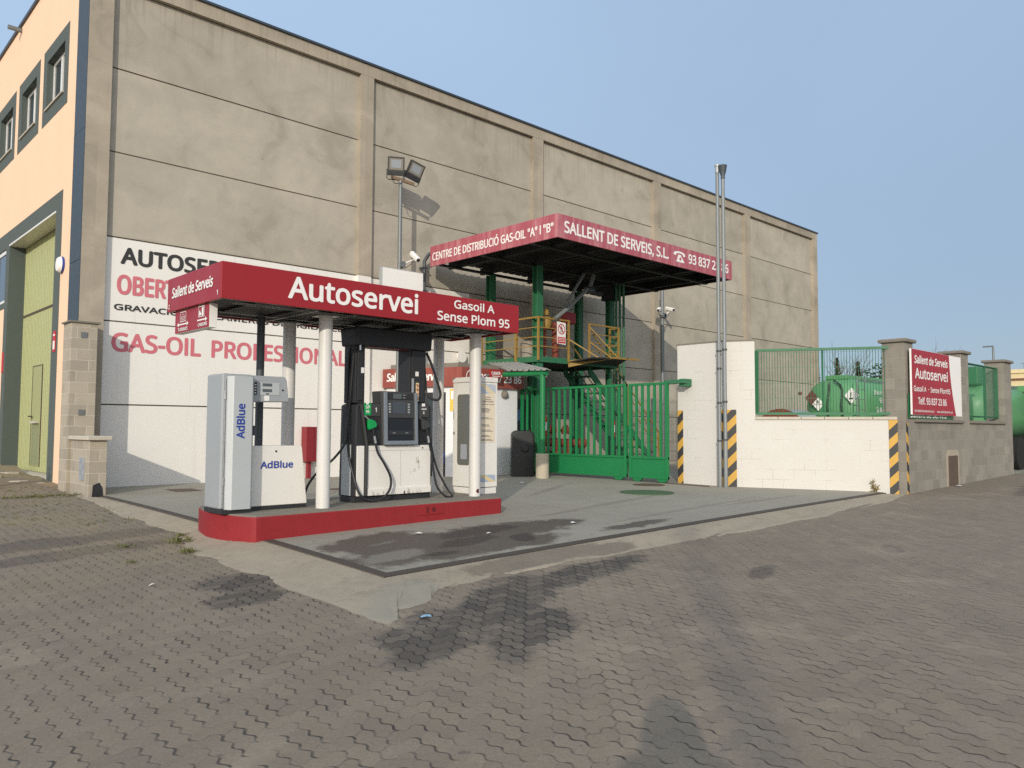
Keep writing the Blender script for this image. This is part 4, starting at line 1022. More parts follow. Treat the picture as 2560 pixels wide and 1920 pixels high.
# lamps look out towards the street, tipped a little
flood(Vector((10.82, 15.50, 7.56)), R(-32), R(14), R(0)); flood(Vector((11.36, 15.42, 7.53)), R(-8), R(16), R(16))
B().tube([(10.72, 15.55, 7.35), (10.70, 15.5, 7.2), (10.78, 15.5, 7.08), (10.98, 15.5, 7.13)], 0.008, 6, True, 5).build('cable', m_rubber, fl, True)
def cctv(loc, a, label, back=None, tilt=-0.28):
    t = thing('security_camera', loc, label, 'security camera')
    d = Vector((math.cos(a), math.sin(a), tilt)).normalized(); c = Vector(loc); s_ = d.cross(Vector((0, 0, 1))).normalized(); u_ = s_.cross(d)
    pts = [c+s_*x+u_*z for x, z in ((-.055, -.05), (.055, -.05), (.06, .03), (.035, .06), (-.035, .06), (-.06, .03))]
    h = B().prism([p-d*.17 for p in pts], d*.36).build('housing', m_white_s, t, bevel=0.01)
    B().prism([p*1.0-d*0.0+d*.1905 for p in [c+s_*x+u_*z for x, z in ((-.045, -.045), (.045, -.045), (.045, .03), (-.045, .03))]], d*.004).build('lens', m_black, h)
    if back is not None:
        bk_ = Vector(back); B().tube([c-u_*.05, c-u_*.09, bk_], 0.016, 8).build('arm', m_white_s, t, True)
        B().box(bk_.x-.07, bk_.x+.07, bk_.y-.07, bk_.y+.07, bk_.z-.07, bk_.z+.07).build('clamp', m_galv, t)
        B().tube([c-d*.15-u_*.04, c-u_*.17, bk_+Vector((0.05, 0, -.1)), bk_], 0.007, 6, True, 5).build('cable', m_rubber, t, True)
    return t
cctv((11.37, 15.45, 5.38), R(-92), 'white security camera on the floodlight pole above the white sign box', (11.03, 15.52, 5.14), -0.75)
sb_ = thing('sign_box', (10.97, 15.44, 4.35), 'plain white sign box on the floodlight pole behind the red canopy', 'sign')
B().box(10.36, 11.57, 15.36, 15.48, 4.36, 4.98).build('box', m_silverdk, sb_, bevel=0.01)
B().box(10.38, 11.55, 15.352, 15.3585, 4.38, 4.96).build('face', m_white_s, sb_)

dp = thing('downpipe', (12.22, 16.2, 0), 'dark rainwater pipe bending from the big canopy down the wall', 'pipe')
B().tube([(12.33, 15.95, 5.72), (12.27, 16.08, 5.66), (12.20, 16.16, 5.5), (12.20, 16.17, 5.0), (12.20, 16.17, 0.0)], 0.045, 10).build('pipe', m_darkpost, dp, True)
for z in (5.3, 4.7, 3.4): B().box(12.13, 12.27, 16.11, 16.3, z, z+.04).build('clip', m_darkpost, dp)
dsc = thing('wall_horn', (13.53, 16.3, 3.11), 'round white horn speaker on the white wall above the booth', 'speaker')
B().lathe((13.53, 16.34, 3.11), [(0.06, 0), (0.08, .05), (0.15, .10), (0.155, .14), (0.02, .142)], 24, (0, -1, 0)).build('horn', m_white_s, dsc, True)
B().tube([(13.53, 16.30, 2.96), (13.50, 16.33, 2.86), (13.54, 16.33, 2.7)], 0.006, 6).build('cable', m_rubber, dsc, True)

# ------------------------------------------------------------------ pay booth
bo = thing('pay_booth', (12.6, 15.2, 0), 'small white pay booth with brick-red sign fascia against the warehouse', 'booth')
def inset(q, d): return [(12.6+(x-12.6)*d, 16.3+(y-16.3)*d) for x, y in q]
FP = [(11.06, 16.3), (11.86, 14.2), (13.86, 14.2), (13.86, 16.3)]
WP = [(11.16, 16.3), (11.92, 14.30), (13.78, 14.30), (13.78, 16.3)]
B().plan(WP, -0.1, 2.2).build('wall', m_boothw, bo, bevel=0.03)
fa = B().plan(FP, 2.18, 2.64).build('fascia', m_brick_red, bo)
B().plan([(11.3, 16.3), (11.98, 14.5), (13.7, 14.5), (13.7, 16.3)], 2.64, 2.76).build('roof', m_copingd, bo)
e1 = (Vector((11.86, 14.2, 0))-Vector((11.06, 16.3, 0))).normalized(); nrm = Vector((e1.y, -e1.x, 0))
if nrm.x > 0: nrm = -nrm
def FL(d, z, o=0.004): return Vector((11.06, 16.3, z))+e1*d+nrm*o
text('Sallent de Serveis', m_white_s, fa, FL(0.12, 2.33), e1, V, 1.62, 0.20, weight=0.024, shear=0.12)
rg = B(); disc(rg, (12.15, 14.196, 2.42), (1, 0, 0), (0, 0, 1), .17, 28, .15); rg.build('phone_ring', m_white_s, fa)
text('93 837 23 86', m_white_s, fa, (12.40, 14.195, 2.31), U, V, 1.40, 0.19, weight=0.024)
# door recess and notices on the slanted face
def wbox(b, d0, d1, z0, z1, o0, o1):
    s0 = Vector((11.16, 16.3, 0)); e = (Vector((11.92, 14.30, 0))-s0).normalized(); n_ = Vector((e.y, -e.x, 0)); n_ = n_ if n_.x < 0 else -n_
    P_ = [s0+e*d0+n_*o0, s0+e*d1+n_*o0, s0+e*d1+n_*o1, s0+e*d0+n_*o1]
    b.prism([(p.x, p.y, z0) for p in P_], (0, 0, z1-z0)); return b
dd = wbox(B(), 0.85, 1.72, 0.02, 2.05, 0.001, 0.015).build('door', m_black, bo)
wbox(B(), 0.95, 1.62, 1.0, 1.95, 0.0155, 0.02).build('pane', m_glass, dd)
wbox(B(), 1.60, 1.70, 0.35, 0.62, 0.0155, 0.03).build('blue_plate', m_blue_s, dd)
yn = wbox(B(), 1.84, 2.10, 1.60, 2.12, 0.002, 0.012).build('yellow_notice', m_yel_s, bo)
wbox(B(), 1.87, 2.07, 1.88, 2.08, 0.0125, 0.016).build('white_label', m_white_s, yn)
B().box(12.64, 12.95, 14.270, 14.296, 0.62, 1.98).build('board', m_doorblue, bo)
B().lathe((13.30, 14.30, 2.03), [(0.10, 0), (0.10, .05), (0.06, .10), (0.02, .12)], 18, (0, -1, 0)).build('wall_lamp', m_copingd, bo, True)
cx = thing('cashier_sign', (12.66, 13.85, 2.38), 'small red cashier sign projecting beside the white cabinet', 'sign')
cq = B().box(12.47, 12.80, 13.87, 13.93, 2.40, 2.585).build('box', m_red, cx, bevel=0.005)
text('CAIXER', m_white_s, cq, (12.49, 13.867, 2.47), U, V, 0.29, 0.075, weight=0.02); B().box(12.60, 12.66, 13.93, 14.2, 2.46, 2.5).build('bracket', m_galv, cx)
B().box(12.52, 12.76, 13.867, 13.8695, 2.43, 2.445).build('small_print', m_white_s, cq)

# ------------------------------------------------------------------ litter bin, shelter
lb = thing('litter_bin', (13.2, 13.5, 0.03), 'black rounded plastic litter bin between booth and green gate', 'litter bin')
ang = R(-36)
def LB(x, y, z): return (13.22+x*math.cos(ang)-y*math.sin(ang), 13.55+x*math.sin(ang)+y*math.cos(ang), z)
pr = [(-.27, .02), (.27, .02), (.27, .80)]+[(.27-.13*(1-math.cos(R(a))), .98+.17*math.sin(R(a))) for a in (0, 30, 60, 90)]+[(-.15, 1.15), (-.24, 1.12), (-.27, 1.05)]
bn = B().prism([LB(x, -.2, z) for x, z in pr], Vector(LB(0, .4, 0))-Vector(LB(0, 0, 0))).build('body', m_binm, lb, bevel=0.05)
B().lathe(LB(0.03, -.20, .74), [(0.10, -.02), (0.115, .012), (0.09, .02), (0.085, 0.0)], 20, Vector(LB(0, -1, 0))-Vector(LB(0, 0, 0))).build('mouth_ring', m_binm, bn, True)
disc(B(), LB(0.03, -.222, .74), Vector(LB(1, 0, 0))-Vector(LB(0, 0, 0)), (0, 0, 1), .085, 20).build('mouth', m_rubber, bn)
B().prism([LB(x, -.205, z) for x, z in ((-.272, .55), (.272, .55), (.272, .57), (-.272, .57))], Vector(LB(0, .41, 0))-Vector(LB(0, 0, 0))).build('seam', m_black, bn)

sh = thing('gate_shelter', (13.05, 12.75, 0), 'corrugated grey sheet roof on a green post with round concrete foot', 'shelter')
B().lathe((13.05, 12.72, -0.05), [(0.15, 0), (0.15, .66), (0.14, .67)], 24).build('foot', m_bollard, sh, True)
B().lathe((13.05, 12.72, 0.62), [(0.065, 0), (0.065, 1.86)], 16).build('post', m_gate, sh, True)
B().tube([(13.05, 12.58, 2.47), (13.0, 13.98, 2.50)], 0.06, 14).build('beam', m_gate, sh, True)
sx = B()
A_, B_, C_, D_ = Vector((14.0, 15.8, 2.95)), Vector((14.0, 14.63, 2.90)), Vector((12.93, 12.33, 2.52)), Vector((12.93, 13.80, 2.57))
n = 72
def ripple(t):
    q = (t*7.5) % 1.0; return 0.035 if q > 0.72 else (0.035*(q-.62)/.10 if q > .62 else (0.0 if q > .1 else 0.035*(.1-q)/.1))
for i in range(n):
    t0, t1 = i/n, (i+1)/n
    p0, p1 = D_.lerp(C_, t0), D_.lerp(C_, t1); q0, q1 = A_.lerp(B_, t0), A_.lerp(B_, t1)
    z0, z1 = Vector((0, 0, ripple(t0))), Vector((0, 0, ripple(t1)))
    sx.face([p0+z0, p1+z1, q1+z1, q0+z0])
o = sx.build('roof_sheet', m_sheet, sh); md = o.modifiers.new('thick', 'SOLIDIFY'); md.thickness = 0.006
B().bar((13.05, 13.85, 2.55), (14.05, 15.75, 2.91), 0.05, 0.06).build('edge_rail', m_copingd, sh)
B().bar((13.95, 14.7, 2.86), (13.95, 15.8, 2.88), 0.05).build('rear_rail', m_gate, sh)

# ------------------------------------------------------------------ sliding gate
gt = thing('sliding_gate', (13.95, 12.4, 0.05), 'long green steel bar sliding gate leaf with solid foot panel', 'gate', 'green gate leaves')
GX = 13.95
def gate_leaf(t, y0, y1, n, rollers):
    ZG0, ZG1, ZP = 0.13, 2.20, 0.60
    fr_ = B(); fr_.box(GX-.03, GX+.03, y0, y1, ZG1-.055, ZG1); fr_.box(GX-.03, GX+.03, y0, y1, ZP-.05, ZP); fr_.box(GX-.03, GX+.03, y0, y1, ZG0, ZG0+.06)
    fr_.box(GX-.032, GX+.032, y0, y0+.07, ZG0, ZG1); fr_.box(GX-.032, GX+.032, y1-.07, y1, ZG0, ZG1)
    fr_.build('frame', m_gate, t, bevel=0.004)
    B().box(GX-.008, GX+.008, y0+.07, y1-.07, ZG0+.06, ZP-.05).build('foot_panel', m_gate, t)
    for k_ in range(1, n):
        y = y0+.035+(y1-y0-.07)*k_/n
        B().box(GX-.02, GX+.02, y-.028, y+.028, ZP, ZG1-.055).build('bar', m_gate, t, bevel=0.004)
    for y in rollers:
        rr = B().prism([(GX-.02, y-.15, ZG0), (GX-.02, y+.15, ZG0), (GX-.02, y+.07, ZG0-.07), (GX-.02, y-.07, ZG0-.07)], (0.04, 0, 0)).build('roller_bracket', m_gate, t)
        B().lathe((GX+.025, y, ZG0-.055), [(0.05, 0), (0.05, .03)], 16, (1, 0, 0)).build('roller', m_galv, rr, True)
gate_leaf(gt, 10.97, 14.35, 18, (11.2, 14.0))
g2 = thing('sliding_gate', (13.95, 10.4, 0.05), 'short green gate leaf next to the white block wall', 'gate', 'green gate leaves')
gate_leaf(g2, 9.86, 10.90, 6, (10.68, 10.02))
lt = thing('gate_catch', (14.1, 9.75, 2.15), 'green steel catch bracket fixed on the white block wall', 'bracket')
B().box(13.93, 14.07, 9.45, 9.95, 2.16, 2.24).build('channel', m_gcol, lt, bevel=0.006)
B().box(14.0, 14.27, 9.48, 9.62, 2.10, 2.26).build('wall_plate', m_gcol, lt, bevel=0.006)
gr = B(); gr.box(13.90, 14.0, 8.9, 14.4, 0.0, 0.055); struct(gr.build('gate_rail', m_iron))

# ------------------------------------------------------------------ loading rack canopy
rc = thing('loading_canopy', (15.8, 13.8, 0), 'large flat canopy with faded pink-red lettered fascia on green columns', 'canopy')
X0, X1, Y0, Y1, ZB, ZT = 12.25, 19.30, 11.50, 15.98, 5.33, 5.85
fz = B(); fz.box(X0, X1, Y0, Y0+.04, ZB, ZT); fz.box(X0, X0+.04, Y0+.04, Y1, ZB, ZT); fz.box(X1-.04, X1, Y0+.04, Y1, ZB, ZT)
fas = fz.build('fascia', m_pink, rc)
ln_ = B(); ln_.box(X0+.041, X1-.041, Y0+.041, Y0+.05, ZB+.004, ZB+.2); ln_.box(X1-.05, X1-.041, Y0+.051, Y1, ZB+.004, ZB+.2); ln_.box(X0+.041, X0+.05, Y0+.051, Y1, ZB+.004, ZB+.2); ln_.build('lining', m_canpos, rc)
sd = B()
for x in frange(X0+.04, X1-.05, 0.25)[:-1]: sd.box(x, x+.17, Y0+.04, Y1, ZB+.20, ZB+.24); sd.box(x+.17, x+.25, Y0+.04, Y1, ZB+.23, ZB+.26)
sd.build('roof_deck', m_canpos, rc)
bmz = B()
for x in (12.9, 14.0, 15.8, 17.57, 18.9): bmz.box(x-.05, x+.05, Y0+.04, Y1, ZB+.02, ZB+.195)
for y in (12.3, 14.0, 15.6): bmz.box(X0+.04, X1-.04, y-.06, y+.06, ZB-.03, ZB+.018)
bmz.build('beam', m_canpos, rc)
text('CENTRE DE DISTRIBUCIÓ GAS-OIL "A" I "B"', m_white_s, fas, (X0-.004, 15.89, 5.47), LU, V, 4.27, 0.20, weight=0.016)
text('SALLENT DE SERVEIS, S.L.', m_white_s, fas, (12.46, Y0-.004, 5.46), U, V, 3.86, 0.265, weight=0.02)
text('93 837 23 86', m_white_s, fas, (17.19, Y0-.004, 5.485), U, V, 1.93, 0.25, weight=0.02)
ph = B(); yq = Y0-.004
def PH(x, z): return (16.53+x*0.49, yq, 5.455+z*0.26)
ph.face([PH(*q) for q in ((.25, 0), (.95, 0), (.95, .1), (.85, .3), (.68, .62), (.68, .72), (.40, .72), (.40, .62), (.33, .3), (.25, .1))][::-1])
ph.face([PH(*q) for q in ((0.0, .66), (.20, .60), (.26, .80), (.40, .87), (.70, .87), (.82, .80), (.88, .60), (1.05, .66), (1.03, .9), (.85, 1.02), (.60, 1.06), (.40, 1.05), (.15, .98), (.02, .84))][::-1])
ph.build('telephone_symbol', m_white_s, fas)
dl_ = B(); disc(dl_, (16.53+.6*.49, yq-.003, 5.455+.33*.26), (1, 0, 0), (0, 0, 1), .045, 20); dl_.build('telephone_dial', m_pink, fas)
for (x, y) in ((14.03, 13.85), (17.57, 14.42), (14.03, 15.62), (17.57, 15.62)):
    cbm = B(); cbm.box(x-.10, x+.10, y-.09, y-.075, 0, ZB-.03); cbm.box(x-.10, x+.10, y+.075, y+.09, 0, ZB-.03); cbm.box(x-.012, x+.012, y-.075, y+.075, 0, ZB-.03)
    cbm.build('column', m_gcol, rc)
for y in (14.20, 14.07, 13.93): B().lathe((17.58, y, 0), [(0.035, 0), (0.035, ZB+.0)], 12).build('riser_pipe', m_gcol, rc, True)
B().box(17.4, 17.75, 14.25, 14.6, ZB-.45, ZB-.03).build('column_head', m_canpos, rc)
hn = thing('roof_horn', (16.6, 13.0, 5.9), 'small cream beacon standing on top of the large pink canopy', 'beacon')
B().lathe((16.9, 12.4, 5.86), [(0.05, -.3), (0.05, .08), (0.14, .09), (0.16, .16), (0.12, .22), (0.02, .24)], 16).build('dome', m_coping, hn, True)

# ------------------------------------------------------------------ loading platform with stairs
lp = thing('loading_platform', (15.5, 14.7, 0), 'green raised platform with yellow railings and open green stairs under the large canopy', 'platform')
PX0, PX1, PY0, PY1 = 13.90, 17.05, 13.70, 15.80
ek = B(); ek.box(PX0, PX1, PY0, PY0+.06, 2.86, 3.0); ek.box(PX0, PX0+.06, PY0+.06, PY1, 2.86, 3.0); ek.box(PX1-.06, PX1, PY0+.06, PY1, 2.86, 3.0); ek.box(PX0+.06, PX1-.06, PY1-.06, PY1, 2.86, 3.0)
ek.build('edge_beam', m_gcol, lp)
B().box(PX0+.06, PX1-.06, PY0+.06, PY1-.06, 2.93, 2.985).build('deck', m_dark, lp)
rl = B()
def rail(p, q, zs=(3.25, 3.48, 3.72, 3.97), posts=2):
    p, q = Vector(p), Vector(q)
    for z in zs: rl.bar((p.x, p.y, z), (q.x, q.y, z), 0.022 if z < 3.9 else 0.04)
    for k_ in range(posts):
        c = p.lerp(q, k_/max(1, posts-1)); rl.bar((c.x, c.y, 2.9), (c.x, c.y, 3.99), 0.045)
rail((PX0-.03, PY0-.03, 0), (PX0-.03, PY1, 0), posts=2); rail((PX0+.012, PY0-.035, 0), (14.98, PY0-.035, 0), posts=0); rl.bar((14.98, PY0-.035, 2.9), (14.98, PY0-.035, 3.99), .045); rail((15.80, PY0-.03, 0), (17.02, PY0-.03, 0)); rail((PX1, PY0, 0), (PX1, 14.0, 0))
rl.bar((13.9, 14.5, 2.9), (13.9, 14.5, 3.8), 0.06)
rl.bar((14.98, PY0-.03, 3.5), (15.5, PY0-.6, 3.02), 0.03); rl.bar((15.8, PY0-.03, 3.9), (16.5, PY0-.5, 3.02), 0.03); rl.bar((15.8, PY0-.03, 3.5), (16.4, PY0-.4, 3.02), 0.03)
rl.build('railing', m_yrail, lp)
gw = B().prism([(15.02, PY0-.01, 2.90), (15.15, 13.05, 2.98), (16.6, 13.0, 3.05), (17.0, PY0-.01, 2.93)], (0, 0, 0.03)).build('gangway', m_dark, lp)
B().prism([(15.0, PY0-.005, 2.78), (15.0, PY0-.005, 2.96), (15.9, 13.02, 3.06), (15.9, 13.02, 3.01)], (0.02, 0.01, 0)).build('gangway_edge', m_yrail, gw)
B().bar((15.9, 13.0, 3.04), (17.1, 13.05, 3.06), 0.05).build('gangway_edge', m_yrail, gw)
for y in (14.1, 15.0):
    B().prism([(16.25, y-.02, 2.93), (16.25, y-.02, 2.70), (19.25, y-.02, 0.02), (19.50, y-.02, 0.02)], (0, .04, 0)).build('stringer', m_gcol, lp)
tr_ = B()
for k_ in range(12):
    x = 16.5+k_*.245; z = 2.62-k_*.22; tr_.box(x-.14, x+.14, 14.13, 14.97, z, z+.035)
tr_.build('tread', m_gcol, lp)
hr = B()
for y in (14.05, 15.05):
    for dz in (0.45, 0.72, 0.98): hr.bar((16.4, y, 2.8+dz), (19.4, y, 0.12+dz), 0.03 if dz > .9 else .02)
    hr.bar((19.4, y, 0), (19.4, y, 1.1), .06); hr.bar((17.9, y, 1.3), (17.9, y, 2.44), .04)
hr.build('stair_rail', m_yrail, lp)
for (x, y) in ((15.2, 15.3), (16.9, 15.3), (16.9, 13.9)): B().box(x-.05, x+.05, y-.05, y+.05, 0, 2.86).build('leg', m_gcol, lp)
ns = thing('no_entry_sign', (14.7, 13.62, 3.4), 'white and red no walking sign hung on the platform railing', 'sign')
pl = B().prism([(14.52, 13.640, 3.36), (14.84, 13.640, 3.34), (14.84, 13.640, 3.90), (14.52, 13.640, 3.92)], (0, .008, 0)).build('plate', m_white_s, ns)
rg = B(); disc(rg, (14.68, 13.637, 3.73), (1, 0, 0), (0, 0, 1), .135, 28, .108); rg.face([(14.59, 13.637, 3.80), (14.61, 13.637, 3.82), (14.77, 13.637, 3.66), (14.75, 13.637, 3.64)]); rg.box(14.535, 14.825, 13.636, 13.639, 3.37, 3.53); rg.build('prohibition_ring', m_redmark, pl)
mn = B(); c0 = Vector((14.68, 13.6385, 3.73))
for q in ([(-.015, .06), (.012, .06), (.012, .085), (-.015, .085)], [(-.02, .055), (.02, .05), (.015, -.02), (-.02, -.02)], [(-.02, -.02), (0, -.02), (-.03, -.09), (-.05, -.085)], [(0, -.02), (.015, -.02), (.045, -.085), (.025, -.09)], [(-.02, .05), (-.055, .0), (-.04, -.005), (-.01, .03)], [(.02, .05), (.05, .005), (.04, -.005), (.01, .03)]):
    poly2(mn, c0, (1, 0, 0), (0, 0, 1), q)
mn.build('walking_figure', m_black_s, pl)
sp_ = B()
for z in (3.49, 3.45, 3.41): sp_.box(14.56, 14.80, 13.633, 13.6355, z, z+.012)
sp_.build('small_print', m_white_s, pl)
# machinery on the deck and the loading arms
la = thing('filling_pipe', (15.6, 13.9, 3.0), 'jointed grey pipe loading arm folded above the platform', 'loading arm')
B().tube([(15.62, 13.7, 5.3), (15.0, 13.75, 4.45), (14.9, 13.8, 4.3)], 0.04, 10).build('pipe', m_grey_pipe, la, True)
B().tube([(15.95, 13.65, 5.30), (15.83, 13.65, 5.02), (15.72, 13.62, 4.85), (15.62, 13.60, 4.88), (14.9, 13.6, 4.30), (14.42, 13.62, 3.98)], 0.055, 10).build('pipe', m_grey_pipe, la, True)
B().lathe((15.78, 13.65, 4.88), [(0.10, -.12), (0.10, .12)], 14, (1, 0, 0.3)).build('swivel_joint', m_darkpost, la, True)
B().lathe((16.1, 13.7, 4.85), [(0.08, -.2), (0.08, .2)], 12, (1, 0, 0)).build('counterweight', m_black, la, True)
mt = thing('flow_meter', (15.0, 14.3, 3.0), 'yellow and dark red metering head with pipes on the platform', 'flow meter')
B().lathe((14.7, 14.2, 3.95), [(0.11, -.15), (0.15, 0), (0.11, .15)], 16).build('meter_head', m_yrail, mt, True)
B().lathe((14.7, 14.2, 4.15), [(0.07, 0), (0.08, .1), (0.03, .16)], 12).build('meter_dial', m_yrail, mt, True)
B().box(15.4, 15.75, 14.1, 14.35, 4.0, 4.3).build('control_box', m_rackwall, mt, bevel=.02)
pb_ = B(); pb_.tube([(14.62, 14.2, 3.0), (14.62, 14.2, 3.8)], .06); pb_.tube([(15.1, 14.25, 3.0), (15.1, 14.25, 4.0)], .09); pb_.tube([(14.6, 14.2, 3.85), (15.2, 14.25, 3.85), (15.6, 14.25, 3.7)], .07); pb_.build('pipework', m_rust, mt, True)
B().tube([(14.32, 14.0, 3.0), (14.32, 14.0, 3.62)], .035).build('pink_post', simple('pink_red_paint', (196, 70, 88), 0.5), mt, True)
B().lathe((14.75, 14.9, 3.0), [(0.22, 0), (0.22, .45), (0.16, .52)], 18).build('drum', simple('grey_drum', (150, 142, 128), 0.6), mt, True)
# rusty manifold under the platform
mf = thing('pipe_manifold', (15.2, 14.6, 0), 'rusty red pipe manifold with valves on the ground behind the gate', 'pipework')
b = B(); b.tube([(14.4, 14.9, .85), (16.4, 14.5, .80)], .11, 12); b.lathe((16.4, 14.5, .80), [(0.13, -.1), (0.13, .12)], 12, (1, -.2, 0))
for x in (14.7, 15.1, 15.5, 15.9): b.tube([(x, 14.85-.2*(x-14.4), .85), (x, 14.85-.2*(x-14.4), .02)], .08, 10); b.lathe((x, 14.85-.2*(x-14.4), .55), [(0.14, -.04), (0.14, .04)], 12)
b.build('pipe', m_rust, mf, True)
for x in (14.75, 15.3, 15.75): B().lathe((x, 14.75-.2*(x-14.4), 1.05), [(0.10, 0), (0.14, .1), (0.05, .25)], 12).build('valve', m_rust, mf, True)
B().tube([(16.1, 14.45, .02), (16.1, 14.45, .5)], .07, 10).build('white_pipe', m_offwhite, mf, True)
cbx = thing('valve_cabinet', (14.9, 15.6, 0), 'dark grey control cabinet standing behind the gate', 'cabinet')
B().box(14.7, 15.25, 15.4, 15.8, 0.9, 2.0).build('box', m_darkpost, cbx, bevel=.01); B().box(14.9, 15.05, 15.5, 15.7, 0, .9).build('leg', m_darkpost, cbx)
B().box(14.8, 14.95, 15.39, 15.399, 1.4, 1.7).build('label_plate', m_bluehatch, cbx)
bs = B().box(16.2, 17.4, 14.5, 14.58, 0.28, 0.40); bs.box(16.25, 16.33, 14.5, 14.58, 0, .28); bs.box(17.25, 17.33, 14.5, 14.58, 0, .28)
tag(bs.build('pipe_support', m_gcol), 'low green steel pipe support frame under the stairs', 'support')
for (x, y, z, lab) in ((17.42, 14.30, 0.95, 'red fire extinguisher hung on the right green column'), (14.05, 13.70, 1.0, 'red fire extinguisher hung on the left green column')):
    e = thing('fire_extinguisher', (x, y, z), lab, 'extinguisher', 'fire extinguishers behind the gate')
    B().lathe((x, y-.08, z), [(0.06, 0), (0.075, .04), (0.075, .45), (0.03, .52), (0.02, .58)], 14).build('bottle', m_redmark, e, True)
    B().lathe((x, y-.08, z), [(0.0765, .15), (0.0765, .35)], 14).build('label_band', m_white_s, e, True)
    B().tube([(x, y-.08, z+.56), (x-.09, y-.1, z+.5), (x-.09, y-.1, z+.2)], .012, 8).build('hose', m_rubber, e, True)
ps = thing('pictogram_sign', (17.45, 14.31, 2.4), 'small cream pictogram plate on the right green column', 'sign')
pl = B().box(17.33, 17.55, 14.315, 14.325, 2.42, 2.88).build('plate', m_cream_s, ps); q = B(); q.box(17.36, 17.52, 14.311, 14.3145, 2.56, 2.85); q.box(17.36, 17.52, 14.311, 14.3145, 2.45, 2.50); q.build('symbol', simple('grey_symbol', (130, 124, 110)), pl)

pn = thing('pole', (22.03, 15.8, 0), 'galvanised camera pole in front of the warehouse wall beyond the canopy', 'pole')
B().lathe((22.03, 15.8, 0), [(0.07, 0), (0.065, 5.9)], 16).build('shaft', m_galv, pn, True)
cctv((21.70, 15.7, 5.22), R(-150), 'left white security camera on the pole beyond the canopy', (22.0, 15.74, 5.05))
cctv((22.33, 15.7, 5.30), R(-100), 'right white security camera on the pole beyond the canopy', (22.06, 15.74, 5.04))
# welded mesh fence behind the gate
wf_ = thing('wire_fence', (20.8, 15.6, 0), 'grey welded wire fence behind the green gate by the warehouse', 'fence')
b = B()
for x in frange(18.9, 23.5, 0.075): b.bar((x, 15.6, 0.1), (x, 15.6, 2.05), 0.006); b.bar((x, 15.6, 2.05), (x, 15.52, 2.2), 0.006)
for z in frange(0.15, 2.1, 0.325): b.bar((18.9, 15.595, z), (23.5, 15.595, z), 0.008)
b.build('mesh', m_galv, wf_)
for x in (18.9, 21.2, 23.5): B().bar((x, 15.63, 0), (x, 15.63, 2.2), .05).build('post', m_galv, wf_)

# ------------------------------------------------------------------ white painted walls, vent pipes, hazard boards
WX, WY = 14.26, 8.72               # corner by the vent pipes
RX, RY = 15.85, 5.90               # corner by the street
dv = Vector((RX-WX, RY-WY, 0)); DL = dv.length; dv.normalize(); nv = Vector((dv.y, -dv.x, 0)); nv = nv if nv.x < 0 else -nv
GY_ = 5.75
ww = thing('white_block_wall', (WX, WY, 0), 'white painted block wall with tall end by the gate and low run to the street', 'wall')
def wl(d, o, z): return tuple(Vector((WX, WY, z))+dv*d+nv*o)
B().box(WX, WX+.22, WY, 9.84, -0.2, 3.0).build('side_wall', m_blockw_y, ww, bevel=.006)
B().box(WX-.01, WX+.235, WY-.06, 9.85, 3.0, 3.03).build('coping', m_copingd, ww)
d0 = 0.62
def wpr(da, db, z0, z1, o0=0.0, o1=-0.2): return B().prism([wl(da, o0, z0), wl(db, o0, z0), wl(db, o1, z0), wl(da, o1, z0)], (0, 0, z1-z0))
wpr(0.0, d0, -0.2, 3.0).build('front_wall', m_blockw_d, ww)
wpr(0.0, d0+.01, 3.0, 3.03, 0.01, -.22).build('coping', m_copingd, ww)
wpr(d0, DL, -0.3, 1.40).build('front_wall', m_blockw_d, ww)
for k_ in range(6):
    a = d0+.003+(DL-d0)*k_/6; c = d0+(DL-d0)*(k_+1)/6-.006
    wpr(a, c, 1.40, 1.455, 0.03, -.24).build('coping', m_coping, ww, bevel=.005)
hz1 = thing('hazard_board', (14.25, 9.78, 0), 'narrow yellow and black striped board beside the green gate', 'hazard board', 'yellow and black hazard boards')
B().box(WX-.012, WX-.002, 9.70, 9.835, 0.03, 1.60).build('board', hazard('hazard_gate', (0, 1), 1.0), hz1)
hz2 = thing('hazard_board', wl(0.1, 0, 0), 'wide yellow and black striped board on wall corner behind the vent pipes', 'hazard board', 'yellow and black hazard boards')
wpr(0.02, 0.25, 0.02, 1.60, .012, .002).build('board', hazard('hazard_corner', (dv.x, dv.y), -1.0), hz2)
B().box(WX-.013, WX-.002, WY+.0, WY+.10, 0.02, 1.60).build('board_return', hazard('hazard_return', (0, 1), -1.0), hz2)
hz3 = thing('hazard_board', (RX, RY, 0), 'yellow and black striped corner guard at the street end of white wall', 'hazard board', 'yellow and black hazard boards')
wpr(DL-.155, DL+.0, -.03, 1.40, .014, .002).build('board', hazard('hazard_end', (dv.x, dv.y), -1.0), hz3)
B().box(RX+.012, RX+.10, GY_-.011, GY_-.002, -.03, 1.34).build('board_return', hazard('hazard_street', (1, 0), 1.0), hz3)
